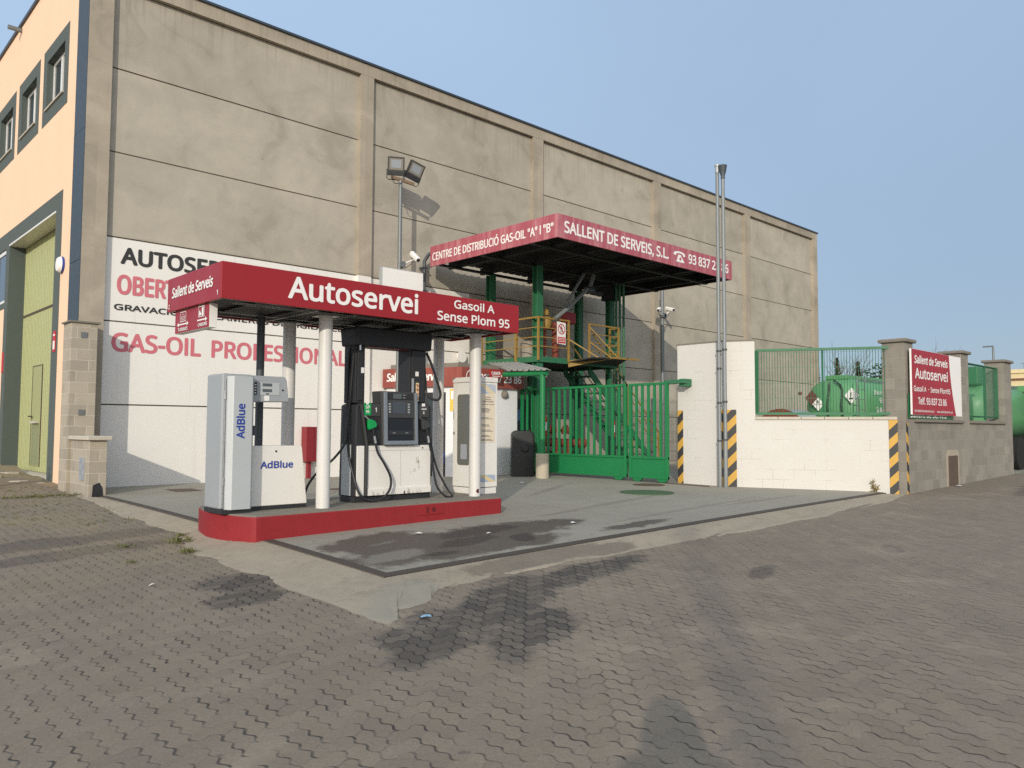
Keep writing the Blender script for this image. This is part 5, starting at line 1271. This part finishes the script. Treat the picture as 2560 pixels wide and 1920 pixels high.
for i, (x, y, t_) in enumerate(((14.10, 8.715, 6.60), (14.10, 8.585, 6.50))):
    vp = thing('vent_pipe', (x, y, 0), ('left grey vent pipe with open ring top at white wall corner', 'right grey vent pipe with dark cowl at white wall corner')[i], 'vent pipe', 'tall vent pipes')
    B().lathe((x, y, 0.0), [(0.043, 0), (0.043, 1.0), (0.037, 1.01), (0.037, t_)], 16).build('pipe', m_grey_pipe, vp, True)
    for z in ((2.78, 2.42, 1.72, .95) if i == 0 else (2.80, 1.74, .97)): B().lathe((x, y, z), [(0.052, 0), (0.052, .035)], 16).build('clamp', m_darkpost, vp, True)
    if i: B().lathe((x, y, t_), [(0.043, -.16), (0.043, -.12), (0.04, -.10), (0.07, .0), (0.085, .1), (0.09, .12), (0.07, .13)], 16).build('cowl', m_darkpost, vp, True)
    else: B().lathe((x, y, t_), [(0.045, -.1), (0.045, .02), (0.055, .03), (0.055, .07)], 12).build('vent_top', m_silverdk, vp, True)
vb = B().bar((14.02, 8.6, 0.0), (14.10, 8.82, 0.0), .12, .02); 
# green mesh fence on the white wall
f1 = thing('mesh_fence_panel', wl(1.5, 0, 1.46), 'green framed wire mesh fence panel on top of the low white wall', 'fence panel')
fz = B(); a, c, z0, z1, oo = d0+.03, DL-.06, 1.52, 2.81, -.10
fz.bar(wl(a, oo, z1), wl(c, oo, z1), .05); fz.bar(wl(a, oo, z0), wl(c, oo, z0), .05); fz.bar(wl(a, oo, z0), wl(a, oo, z1), .06, .05); fz.bar(wl(c, oo, z0), wl(c, oo, z1), .06, .05); fz.bar(wl((a+c)/2, oo, z0), wl((a+c)/2, oo, z1), .025)
fz.bar(wl(c, oo, 2.55), wl(c+.15, oo, 2.55), .05); fz.bar(wl(c, oo, 1.85), wl(c+.15, oo, 1.85), .05)
fz.build('frame', m_gcol, f1)
wz = B()
for d_ in frange(a+.05, c-.03, 0.052): wz.bar(wl(d_, oo, z0), wl(d_, oo, z1), .008)
for z in (1.83, 2.14, 2.45, 2.75): wz.bar(wl(a, oo, z), wl(c, oo, z), .006)
wz.build('wire_mesh', m_mesh, f1)

# ------------------------------------------------------------------ grey block wall along the street
gw_ = thing('grey_block_wall', (19, 5.8, 0), 'long grey concrete block wall with capped pillars along the street', 'wall')
GY = 5.75
B().box(15.87, 22.9, GY+.01, GY+.22, -0.3, 1.36).build('wall', m_blockg, gw_)
for (x0, x1) in ((15.86, 16.30), (19.15, 19.62), (22.30, 22.95)):
    B().box(x0, x1, GY, GY+.42, -0.3, 2.90).build('pillar', m_blockg, gw_, bevel=.006)
    B().box(x0-.06, x1+.06, GY-.06, GY+.48, 2.90, 2.97).build('pillar_cap', m_copingd, gw_, bevel=.02)
for (x0, x1) in ((16.30, 19.15), (19.62, 22.30)): B().box(x0, x1, GY-.05, GY+.26, 1.36, 1.42).build('coping', m_copingd, gw_, bevel=.006)
hw = B().box(18.16, 18.76, GY-.006, GY+.012, 0.0, 0.66).build('hatch', m_hatch, gw_, bevel=.004)
hf = B(); hf.box(18.08, 18.159, GY-.003, GY+.012, 0, .74); hf.box(18.761, 18.84, GY-.003, GY+.012, 0, .74); hf.box(18.16, 18.76, GY-.003, GY+.012, .661, .78); hf.build('hatch_surround', simple('render_patch', (164, 154, 136), .9, var=.15), gw_)
# sign board on that wall
bd_ = thing('sign_board', (17.4, 5.66, 1.45), 'large red and white fuel station sign board on the grey block wall', 'sign')
pl = B().box(15.95, 18.80, 5.655, 5.69, 1.50, 2.775).build('panel', m_white_s, bd_)
cur = [(18.05+.36*(t**1.7), 2.771-(2.771-1.503)*t) for t in [j/12 for j in range(13)]]
rp = B(); pts = [(15.954, 2.771)]+cur+[(15.954, 1.503)]
rp.prism([(x, 5.6535, z) for x, z in pts], (0, -.003, 0)); rpp = rp.build('red_field', faded('board_red', (160, 44, 56), (176, 84, 90), .25), pl)
yb = 5.648
text('Sallent de Serveis', m_white_s, rpp, (16.08, yb, 2.50), U, V, 1.87, 0.155, weight=0.024, shear=.12)
text('Autoservei', m_white_s, rpp, (16.10, yb, 2.205), U, V, 1.84, 0.205, weight=0.02)
text('Gasoil A  ·  Sense Plom95', m_white_s, rpp, (16.02, yb, 1.955), U, V, 2.05, 0.105, weight=0.016)
text('Telf. 93 837 23 86', m_white_s, rpp, (16.23, yb, 1.705), U, V, 1.60, 0.135, weight=0.018)
text('clients@sallentdeserveis.cat', m_white_s, rpp, (16.04, yb, 1.555), U, V, 1.05, 0.045, weight=0.01); text('www.sallentdeserveis.cat', m_white_s, rpp, (17.25, yb, 1.555), U, V, 0.93, 0.045, weight=0.01)
b2 = thing('old_sign_board', (17.2, 5.8, 1.42), 'older green sign board showing below the red board', 'sign')
B().box(15.95, 18.40, 5.715, 5.735, 1.43, 1.90).build('panel', m_tank2, b2)
text('Sallent de Serveis', m_white_s, b2, (16.0, 5.712, 1.445), U, V, 2.0, 0.13, weight=.02)
f2 = thing('mesh_fence_panel', (21, 5.9, 1.45), 'fine green wire cloth fence panel between the far grey pillars', 'fence panel')
fz = B(); fz.bar((19.64, 5.9, 2.74), (22.28, 5.9, 2.74), .04); fz.bar((19.64, 5.9, 1.52), (22.28, 5.9, 1.52), .04); fz.bar((21.3, 5.9, 1.45), (21.3, 5.9, 2.76), .05); fz.bar((22.24, 5.9, 1.5), (22.24, 5.9, 2.76), .06)
fz.build('frame', m_gcol, f2)
B().face([(19.64, 5.88, 1.52), (22.28, 5.88, 1.52), (22.28, 5.88, 2.74), (19.64, 5.88, 2.74)]).build('wire_cloth', m_cloth_wire, f2)

# ------------------------------------------------------------------ tanker lorries in the yard
def tanker(x0, x1, yc, hw, zc, hz, mat, name, label, cat='tanker lorry'):
    t = thing(name, ((x0+x1)/2, yc, 0), label, cat, 'green tanker lorries in the yard')
    b = B(); n = 28; prof = [(-.0, .02), (.08, .45), (.25, .75), (.5, .92), (.75, 1.0)]
    secs = [(x0+a*0.8, s) for a, s in prof]+[(x1-.3, 1.0), (x1-.1, .9), (x1, .5)]
    rings = []
    for (x, s) in secs:
        i = len(b.v); rings.append(i)
        for j in range(n):
            th = 2*math.pi*j/n; cx__, sx__ = math.cos(th), math.sin(th)
            e = 2.6; px = math.copysign(abs(cx__)**(2/e), cx__); pz = math.copysign(abs(sx__)**(2/e), sx__)
            b.v.append((x, yc+px*hw*s, zc+pz*hz*s))
    for p, q in zip(rings, rings[1:]):
        for j in range(n): b.f.append((p+j, p+(j+1) % n, q+(j+1) % n, q+j))
    b.f.append(tuple(range(n-1, -1, -1)))
    tk = b.build('tank', mat, t, True)
    B().box(x0+.5, x1-.3, yc-.35, yc+.35, zc+hz-.03, zc+hz+.10).build('walkway', mat, t, bevel=.02)
    wk_ = B(); wk_.bar((x0+.8, yc-hw*.62, zc+hz-.05), (x1-.4, yc-hw*.62, zc+hz-.05), .05)
    for x in frange(x0+1.2, x1-.8, 1.1): wk_.bar((x, yc-hw*.75, zc+hz*.62), (x, yc-hw*.62, zc+hz-.05), .03)
    wk_.build('walkway_rail', m_galv, t)
    B().box(x0+.3, x1, yc-.45, yc+.45, zc-hz-.22, zc-hz+.02).build('chassis', m_tank2, t)
    for x in (x0+1.3, x0+2.5, x1-.8):
        for s in (-1, 1):
            wh_ = B().lathe((x, yc+s*hw*.95, 0.52), [(0.3, -.14), (0.5, -.12), (0.5, .12), (0.3, .14)], 20, (0, 1, 0)).build('wheel', m_tyre, t, True)
    return t, tk
tk1, tb1 = tanker(24.0, 31.5, 10.95, 1.0, 1.92, 0.90, m_tank, 'tanker_lorry', 'light green tanker lorry with placards parked behind the green mesh panel')
B().box(31.7, 33.6, 9.9, 12.0, 0.7, 2.9).build('cab', m_tank2, tk1, bevel=.1)
def dia(t, c, u, v, r, mat, inner=None):
    b = B(); c, u, v = Vector(c), Vector(u), Vector(v); nn = u.cross(v).normalized()*.02; b.prism([c+u*r, c+v*r*1.1, c-u*r, c-v*r*1.1], nn); return b.build('placard', mat, t)
xr = 23.99; Uy = (0, -1, 0)
dia(tk1, (24.03, 11.52, 2.20), Uy, V, .22, m_brown); p_ = dia(tk1, (24.0, 11.30, 2.0), Uy, V, .19, m_white_s)
text('8', m_black_s, p_, (23.97, 11.335, 2.03), Uy, V, .06, .09, weight=.02); B().box(23.968, 23.972, 11.18, 11.42, 1.995, 2.005).build('line', m_black_s, p_)
q_ = dia(tk1, (24.0, 10.25, 2.24), Uy, V, .22, m_white_s); bb = B(); bb.face([(23.97, 10.32, 2.12), (23.97, 10.18, 2.14), (23.97, 10.2, 2.18), (23.97, 10.32, 2.17)]); bb.face([(23.97, 10.29, 2.17), (23.97, 10.26, 2.17), (23.97, 10.24, 2.34), (23.97, 10.28, 2.33)]); bb.build('symbol', m_black_s, q_)
ys_ = 10.95-1.0-.01
text('Distribució a Domicili', m_white_s, tb1, (24.9, ys_, 2.30), U, V, 2.3, .13, weight=.015); text('93 837 23 86', m_white_s, tb1, (25.3, ys_, 2.05), U, V, 1.5, .15, weight=.015); text('Sallent de Serveis', m_white_s, tb1, (25.0, ys_, 1.72), (1, 0, -.06), V, 2.3, .2, weight=.02, shear=.12)
ld = B()
for y in (10.0, 9.78): ld.tube([(23.92, y, 2.82), (23.80, y, 2.6), (23.82, y, 1.3)], .02, 8)
for z in (1.5, 1.8, 2.1, 2.4): ld.bar((23.82, 10.0, z), (23.82, 9.78, z), .025)
ld.build('ladder', m_galv, tk1)
b = B(); b.tube([(24.15, 11.0, 1.2), (23.98, 11.0, 1.9), (24.12, 10.98, 2.7)], .03, 8, True, 5); b.tube([(24.15, 10.55, 1.2), (23.97, 10.55, 1.9), (24.1, 10.6, 2.5), (24.2, 10.9, 2.75)], .03, 8, True, 5); b.build('hose', m_rubber, tk1, True)
B().lathe((23.9, 11.83, 2.35), [(0.05, 0), (0.06, .05), (0.02, .1)], 12, (-1, 0, 0)).build('marker_lamp', m_brown, tk1, True)
tk2, tb2 = tanker(24.6, 29.0, 7.6, .95, 1.75, 0.85, m_tank, 'tanker_trailer', 'green tank trailer seen through wire cloth between the far grey pillars')
B().box(24.7, 27.5, 7.0, 8.2, 2.5, 3.0).build('top_box', m_tank2, tk2, bevel=.03)
text('Telf', m_white_s, tb2, (24.57, 7.75, 1.95), Uy, V, .45, .16, weight=.02)
tk3 = thing('flatbed_lorry', (30, 6.0, 0), 'dark green lorry parked at the right edge beyond the grey wall', 'lorry', 'green tanker lorries in the yard')
B().box(29.0, 31.2, 5.2, 7.6, 1.1, 2.4).build('cab', m_tank2, tk3, bevel=.08)
B().box(28.985, 28.998, 5.5, 7.4, 1.8, 2.3).build('windscreen', m_glass, tk3)
B().box(28.93, 29.0, 5.2, 7.6, 1.45, 1.62).build('bonnet_trim', m_tank, tk3, bevel=.01); B().box(28.8, 29.3, 5.15, 7.65, 2.42, 2.62).build('sun_visor', m_tank, tk3, bevel=.02)
B().box(29.0, 34.0, 5.6, 7.2, 0.6, 1.1).build('chassis', m_black, tk3); B().box(28.85, 29.0, 5.2, 7.6, 0.45, 1.0).build('bumper', m_darkpost, tk3, bevel=.03)
for x in (29.9, 33.0):
    for y in (5.5, 7.3): B().lathe((x, y, .5), [(0.3, -.14), (0.5, -.12), (0.5, .12), (0.3, .14)], 20, (0, 1, 0)).build('wheel', m_tyre, tk3, True)
rk = B()
for y in (5.4, 6.0, 6.6): rk.bar((30.5, y, 2.4), (30.5, y+.5, 2.9), .03)
rk.bar((29.2, 5.4, 2.85), (34, 5.4, 2.85), .06); rk.build('rack', m_gcol, tk3)
wt_ = thing('storage_tank', (22.5, 11.6, 0), 'pale domed storage tank with brown rim beside the tanker lorry', 'storage tank')
b = B(); b.lathe((21.9, 11.5, 1.0), [(0.75, 0), (0.8, .04), (0.8, 1.3), (0.75, 1.34)], 28, (1, 0.0, 0)); b.build('drum', m_silverdk, wt_, True)
B().lathe((21.88, 11.5, 1.0), [(0.82, 0), (0.82, .06), (0.80, .06)], 28, (1, 0, 0)).build('rim', m_rust, wt_, True)

# ------------------------------------------------------------------ far background: trees, building, lamps
def branch(b, p, d, L, r, depth, rnd):
    q = p+d*L; b.tube([p, p.lerp(q, .5)+Vector((rnd.uniform(-.04, .04), rnd.uniform(-.04, .04), 0))*L, q], [r, r*.8, r*.55], 5, False)
    if depth > 0:
        for _ in range(3 if depth > 1 else 2):
            nd = (d+Vector((rnd.uniform(-.55, .55), rnd.uniform(-.55, .55), rnd.uniform(-.05, .4)))).normalized()
            branch(b, p.lerp(q, rnd.uniform(.5, 1)), nd, L*rnd.uniform(.5, .75), r*.5, depth-1, rnd)
def bare_tree(loc, h, seed, label):
    t = thing('bare_tree', loc, label, 'tree', 'trees beyond the yard'); rnd = random.Random(seed); b = B()
    p = Vector(loc); b.tube([p, p+Vector((0, 0, h*.35))], [.14, .10], 7, False); b.build('trunk', m_bark, t, True)
    c = B()
    for _ in range(5): branch(c, p+Vector((0, 0, h*rnd.uniform(.25, .36))), Vector((rnd.uniform(-.4, .4), rnd.uniform(-.4, .4), 1)).normalized(), h*.3, .06, 3, rnd)
    c.build('crown', m_bark, t)
def leafy(loc, h, rw, seed, label, name='evergreen_tree', cone=False):
    t = thing(name, loc, label, 'tree', 'trees beyond the yard'); rnd = random.Random(seed); p = Vector(loc)
    B().tube([p, p+Vector((0, 0, h*.55))], [.18, .10], 7, False).build('trunk', m_bark, t, True)
    b = B(); cl_ = [(rnd.uniform(-.6, .6)*rw, rnd.uniform(-.6, .6)*rw, rnd.uniform(.40, .85)*h, rnd.uniform(.35, .6)*rw) for _ in range(14)]
    for _ in range(1500):
        if cone:
            z = rnd.random(); rr = rw*(1-z)**.7*(.25+.75*rnd.random())*min(1, z*5+.3); a = rnd.uniform(0, 6.28); c = p+Vector((rr*math.cos(a), rr*math.sin(a), h*(.08+.92*z)))
        else:
            q = rnd.choice(cl_); v = Vector((rnd.gauss(0, 1), rnd.gauss(0, 1), rnd.gauss(0, 1))).normalized()*q[3]*rnd.uniform(.6, 1.05); c = p+Vector((q[0], q[1], q[2]))+v
        s = rnd.uniform(.09, .2); u = Vector((rnd.uniform(-1, 1), rnd.uniform(-1, 1), rnd.uniform(-.6, 1))).normalized(); w_ = u.orthogonal().normalized()
        b.face([c-u*s, c+w_*s*.6, c+u*s, c-w_*s*.6])
    b.build('crown', m_leaf2 if cone else m_leaf, t)
bare_tree((60, 25.9, 0), 8.2, 1, 'bare branched tree above the light green tanker')
bare_tree((58, 19.6, 0), 7.6, 2, 'bare tree with twigs showing above the red sign board')
leafy((62, 27.6, 0), 6.9, .55, 3, 'narrow dark cypress left of the bare tree', 'cypress', True)
leafy((62, 25.95, 0), 6.5, .5, 4, 'narrow dark cypress right of the bare tree', 'cypress', True)
leafy((60, 28.3, 0), 6.1, .45, 6, 'narrow cypress close to the end of the warehouse', 'cypress', True)
leafy((60, 22.9, 0), 7.0, 1.7, 5, 'broad dark leafy tree above the right end of the mesh panel')
fb_ = thing('cream_building', (66, 12, 0), 'distant cream flat roofed building with brown louvres beyond the grey wall', 'building')
B().box(60, 75, 0, 15.9, -0.5, 5.0).build('wall', m_cream_b, fb_); B().box(59.9, 75.1, -0.1, 16.0, 5.0, 5.25).build('roof_edge', m_cream_b, fb_)
b = B(); b.box(59.86, 59.97, 0, 15.9, 4.55, 4.65)
for z in frange(2.9, 3.8, .18): b.box(59.8, 59.98, 0, 15.0, z, z+.1)
b.build('louvre', m_louv, fb_)
sl_ = thing('street_lamp', (60, 15.9, 0), 'thin distant street lamp rising behind the cream building', 'street lamp')
b = B(); b.tube([(59.5, 15.9, 0), (59.5, 15.9, 6.8)], .07, 8); b.build('pole', m_galv, sl_, True); B().box(59.4, 59.6, 15.9, 16.5, 6.8, 6.88).build('lamp_head', m_galv, sl_)
an = thing('roof_mast', (61, 14.6, 5.2), 'short thin mast on the cream building roof', 'mast')
B().tube([(61, 14.5, 5.2), (61, 14.5, 5.75)], .03, 6).build('mast', m_galv, an, True); B().bar((61, 14.3, 5.7), (61, 14.7, 5.7), .03).build('crossbar', m_galv, an)
# low hill line
hl = B()
pts_ = [(140+3*math.sin(k_), -120+6*k_, 0) for k_ in range(60)]
for k_ in range(59):
    h0, h1 = 3.0+1.2*math.sin(k_*.7)+.6*math.sin(k_*1.9), 3.0+1.2*math.sin((k_+1)*.7)+.6*math.sin((k_+1)*1.9)
    hl.face([pts_[k_], pts_[k_+1], (pts_[k_+1][0]+6, pts_[k_+1][1], h1), (pts_[k_][0]+6, pts_[k_][1], h0)])
    hl.face([(pts_[k_][0]+6, pts_[k_][1], h0), (pts_[k_+1][0]+6, pts_[k_+1][1], h1), (pts_[k_+1][0]+60, pts_[k_+1][1], -1), (pts_[k_][0]+60, pts_[k_][1], -1)])
struct(hl.build('hills', simple('far_scrub', (88, 92, 72), .95, var=.3, scale=.6)))

# ------------------------------------------------------------------ ground details
def cover(name, poly, z, mat, label, cat='cover'):
    return tag(B().plan(poly, z-.02, z).build(name, mat), label, cat)
def ell(cx, cy, rx, ry, n=32): return [(cx+rx*math.cos(2*math.pi*j/n), cy+ry*math.sin(2*math.pi*j/n)) for j in range(n)]
cover('tank_cover', ell(11.92, 8.92, .50, .50), pad_z(11.92, 8.92)+.012, m_greencover, 'round flat green tank cover on the forecourt in front of the gate')
cover('manhole_cover', ell(13.3, 9.9, .33, .33), pad_z(13.3, 9.9)+.010, m_iron, 'round iron manhole cover under the short gate leaf')
cover('manhole_cover', ell(7.87, 13.04, .18, .18), pad_z(7.87, 13.04)+.010, m_iron, 'small round iron cover behind the island near the white wall')
cover('access_lid', [(5.42, 14.43), (5.85, 14.36), (5.88, 14.93), (5.45, 15.03)], pad_z(5.6, 14.7)+.010, m_iron, 'square rusty access lid left of the dispenser near the white wall')
def scrap(x, y, zf, r, mat, label, seed):
    rnd = random.Random(seed); n = 7; z = zf(x, y)+.012
    b = B(); c = (x, y, z+.012); ring_ = [(x+r*(.7+.5*rnd.random())*math.cos(2*math.pi*j/n), y+r*.7*(.7+.5*rnd.random())*math.sin(2*math.pi*j/n), z+rnd.uniform(-.004, .010)) for j in range(n)]
    for j in range(n): b.face([c, ring_[j], ring_[(j+1) % n]])
    o = b.build('litter', mat, smooth=False); md = o.modifiers.new('thick', 'SOLIDIFY'); md.thickness = .002
    return tag(o, label, 'litter', 'scraps of litter')
scrap(3.71, 4.85, st_z, .055, m_bluepaper, 'scrap of pale blue card on the pavers in front of the ramp corner', 1)
scrap(5.76, 7.68, pad_z, .05, m_paper, 'white paper scrap on the oily forecourt in front of the island, left one', 2)
scrap(6.41, 7.15, pad_z, .035, m_paper, 'small white scrap on the oily forecourt right of the larger one', 3)
scrap(7.87, 7.09, pad_z, .05, m_paper, 'white paper scrap near the long drain right of the island', 4)
scrap(11.6, 11.9, pad_z, .05, m_paper, 'white paper scrap on the forecourt in front of the concrete foot', 5)
scrap(18.35, 5.62, st_z, .10, m_paper, 'crumpled white paper at the foot of the rusty hatch', 6)
scrap(2.55, 7.3, st_z, .03, m_paper, 'tiny white scrap on the pavers left of the ramp', 7)
# weeds
rnd = random.Random(11)
def tuft(b, x, y, z, n, h, sp):
    for _ in range(n):
        a = rnd.uniform(0, 6.28); q = rnd.uniform(0, sp); p = Vector((x+q*math.cos(a), y+q*math.sin(a), z)); d = Vector((rnd.uniform(-1, 1), rnd.uniform(-1, 1), rnd.uniform(.4, 1.6))).normalized()
        L = h*rnd.uniform(.5, 1.1); s = d.cross(Vector((0, 0, 1))).normalized()*.006
        b.face([p-s, p+s, p+d*L*.6+s*.7+Vector((0, 0, .0)), p+d*L+Vector((0, 0, -L*.15))])
wd = B()
for (x, y, n_, h, s_) in ((3.55, 9.35, 90, .10, .16), (3.0, 9.4, 40, .06, .12), (3.40, 8.65, 60, .08, .10), (2.75, 8.45, 25, .05, .08), (3.75, 9.75, 40, .07, .12)): tuft(wd, x, y, st_z(x, y)+.01, n_, h, s_)
for _ in range(260):
    x = 3.9-rnd.random()**1.3*3.2; y = rnd.uniform(11.3, 17.3); tuft(wd, x, y, st_z(x, y), 5, .035, .05)
for _ in range(60):
    x = rnd.uniform(1.8, 3.9); tuft(wd, x, 14.9+.25*(3.9-x)+rnd.uniform(-.15, .15), st_z(x, 15)+.01, 9, .07, .10)
stuff(wd.build('weeds', m_grass), 'low green and brown weeds in the paver joints by the block stub', 'weeds')
ea = grid(frange(1.2, 4.2, .25), frange(16.2, 24, .3), lambda x, y: max(st_z(x, y)-.02, cl((y-17.2)*.07, -.2, .26)+.05*math.sin(x*5+y*3)*cl((x-1.2), 0, 1)-.25*cl((2.6-x), 0, 2)))
struct(ea.build('dirt_bank', m_earth, smooth=True))
rub = B(); 
for _ in range(26):
    x, y = rnd.uniform(2.4, 4.0), rnd.uniform(16.6, 19.6); s_ = rnd.uniform(.07, .22); z = cl((y-17.2)*.07, -.1, .26)
    rub.plan([(x+s_*math.cos(a+rnd.uniform(-.3, .3))*1.3, y+s_*math.sin(a)) for a in (0, 1.2, 2.3, 3.4, 4.6, 5.5)], z-.05, z+rnd.uniform(.02, .06))
stuff(rub.build('rubble', m_coping), 'broken flat stones at the foot of the garage door', 'rubble')
def bush(loc, h, n, mat, label, seed, spread):
    t = thing('weed_bush', loc, label, 'plant'); r_ = random.Random(seed); b = B(); s_ = B(); p = Vector(loc)
    for _ in range(n):
        a = r_.uniform(0, 6.28); d = Vector((math.cos(a)*spread*r_.random(), math.sin(a)*spread*r_.random(), 1)).normalized(); L = h*r_.uniform(.45, 1.0)
        s_.tube([p+Vector((d.x*.05, d.y*.05, 0)), p+d*L], [.007, .003], 4, False)
        for j in range(16):
            c = p+d*L*(.2+.8*j/16); v = Vector((r_.uniform(-1, 1), r_.uniform(-1, 1), r_.uniform(-.2, 1))).normalized(); w_ = v.orthogonal().normalized(); q = r_.uniform(.025, .055)
            b.face([c, c+v*q+w_*q*.3, c+v*q*2, c+v*q-w_*q*.3])
    s_.build('stem', m_bark, t); b.build('foliage', mat, t)
bush((2.75, 16.9, 0.05), 1.05, 26, m_weed, 'tall yellowing weed bush in front of the garage door', 21, .35)
bush((2.2, 17.0, 0.0), .55, 30, m_weed, 'low spreading dry weed left of the tall yellow bush', 22, .9)
bush(wl(DL-.42, .04, -.03), .34, 4, m_weed, 'thin dry weed at the foot of the white wall', 23, .5)

# ------------------------------------------------------------------ behind the camera: the photographer and a tall lamp whose shadows fall into view
def person():
    t = thing('person', (-.13, -.40, st_z(-.13, -.4)), 'person in dark jacket standing behind the viewpoint holding up a phone', 'person')
    g0 = st_z(-.13, -.4); H = 1.66
    cx_, cy_ = -.13, -.40; fx, fy = math.cos(YAW), math.sin(YAW); sx_, sy_ = fy, -fx     # forward, right
    def q(f, s, z): return (cx_+fx*f+sx_*s, cy_+fy*f+sy_*s, g0+z*H/1.75)
    J = [('pel', q(0, 0, .95), .15, None), ('bel', q(0, 0, 1.12), .15, 0), ('chest', q(0, 0, 1.32), .17, 1), ('neck', q(.0, 0, 1.50), .06, 2), ('head', q(.03, 0, 1.60), .09, 3), ('crown', q(.02, 0, 1.68), .085, 4)]
    for s in (-1, 1):
        i = len(J)
        J += [('hip', q(0, .10*s, .90), .10, 0), ('knee', q(.03, .12*s, .48), .065, i), ('ank', q(0, .13*s, .09), .045, i+1), ('toe', q(.16, .15*s, .04), .04, i+2),
              ('sh', q(0, .20*s, 1.42), .085, 2), ('elb', q(.10, .36*s, 1.22), .065, i+4), ('wr', q(.20, .12*s, 1.36), .032, i+5), ('hand', q(.22, .06*s, 1.42), .03, i+6)]
        for k_ in range(4): J.append(('finger', q(.235, .05*s-.012*s*k_+.0, 1.475+.004*k_), .009, i+7))
        J.append(('thumb', q(.20, .03*s, 1.45), .010, i+7))
    me = bpy.data.meshes.new('body'); off = ORI[t.name]
    me.from_pydata([tuple(Vector(j[1])-off) for j in J], [(j[3], k_) for k_, j in enumerate(J) if j[3] is not None], [])
    o = bpy.data.objects.new('body', me); COL.objects.link(o); o.parent = t; me.materials.append(m_cloth)
    md = o.modifiers.new('skin', 'SKIN'); o.modifiers.new('sub', 'SUBSURF').levels = 1
    sk = me.skin_vertices[0].data
    for k_, j in enumerate(J): sk[k_].radius = (j[2], j[2])
    sk[0].use_root = True
    hb = B(); c = Vector(q(.0, 0, 1.645)); hb.lathe(c, [(0.02, .115), (0.08, .10), (0.125, .03), (0.15, -.06), (0.17, -.16), (0.17, -.24), (0.10, -.27)], 16); hb.build('hair', m_hair, t, True)
person()
lpz = Vector((-22.3, -17.35, st_z(-22.3, -17.35))); lean = Vector((1.0, -0.6, 12.2))
tl = thing('street_lamp', lpz, 'tall slightly leaning street lamp far behind the viewpoint', 'street lamp')
B().tube([lpz, lpz+lean], [0.10, 0.07], 14).build('pole', m_galv, tl, True)
B().bar(lpz+lean, lpz+lean+Vector((.9, .7, .15)), .08).build('arm', m_galv, tl); B().bar(lpz+lean+Vector((.8, .62, .13)), lpz+lean+Vector((1.3, 1.0, .18)), .22, .10).build('lamp_head', m_galv, tl)
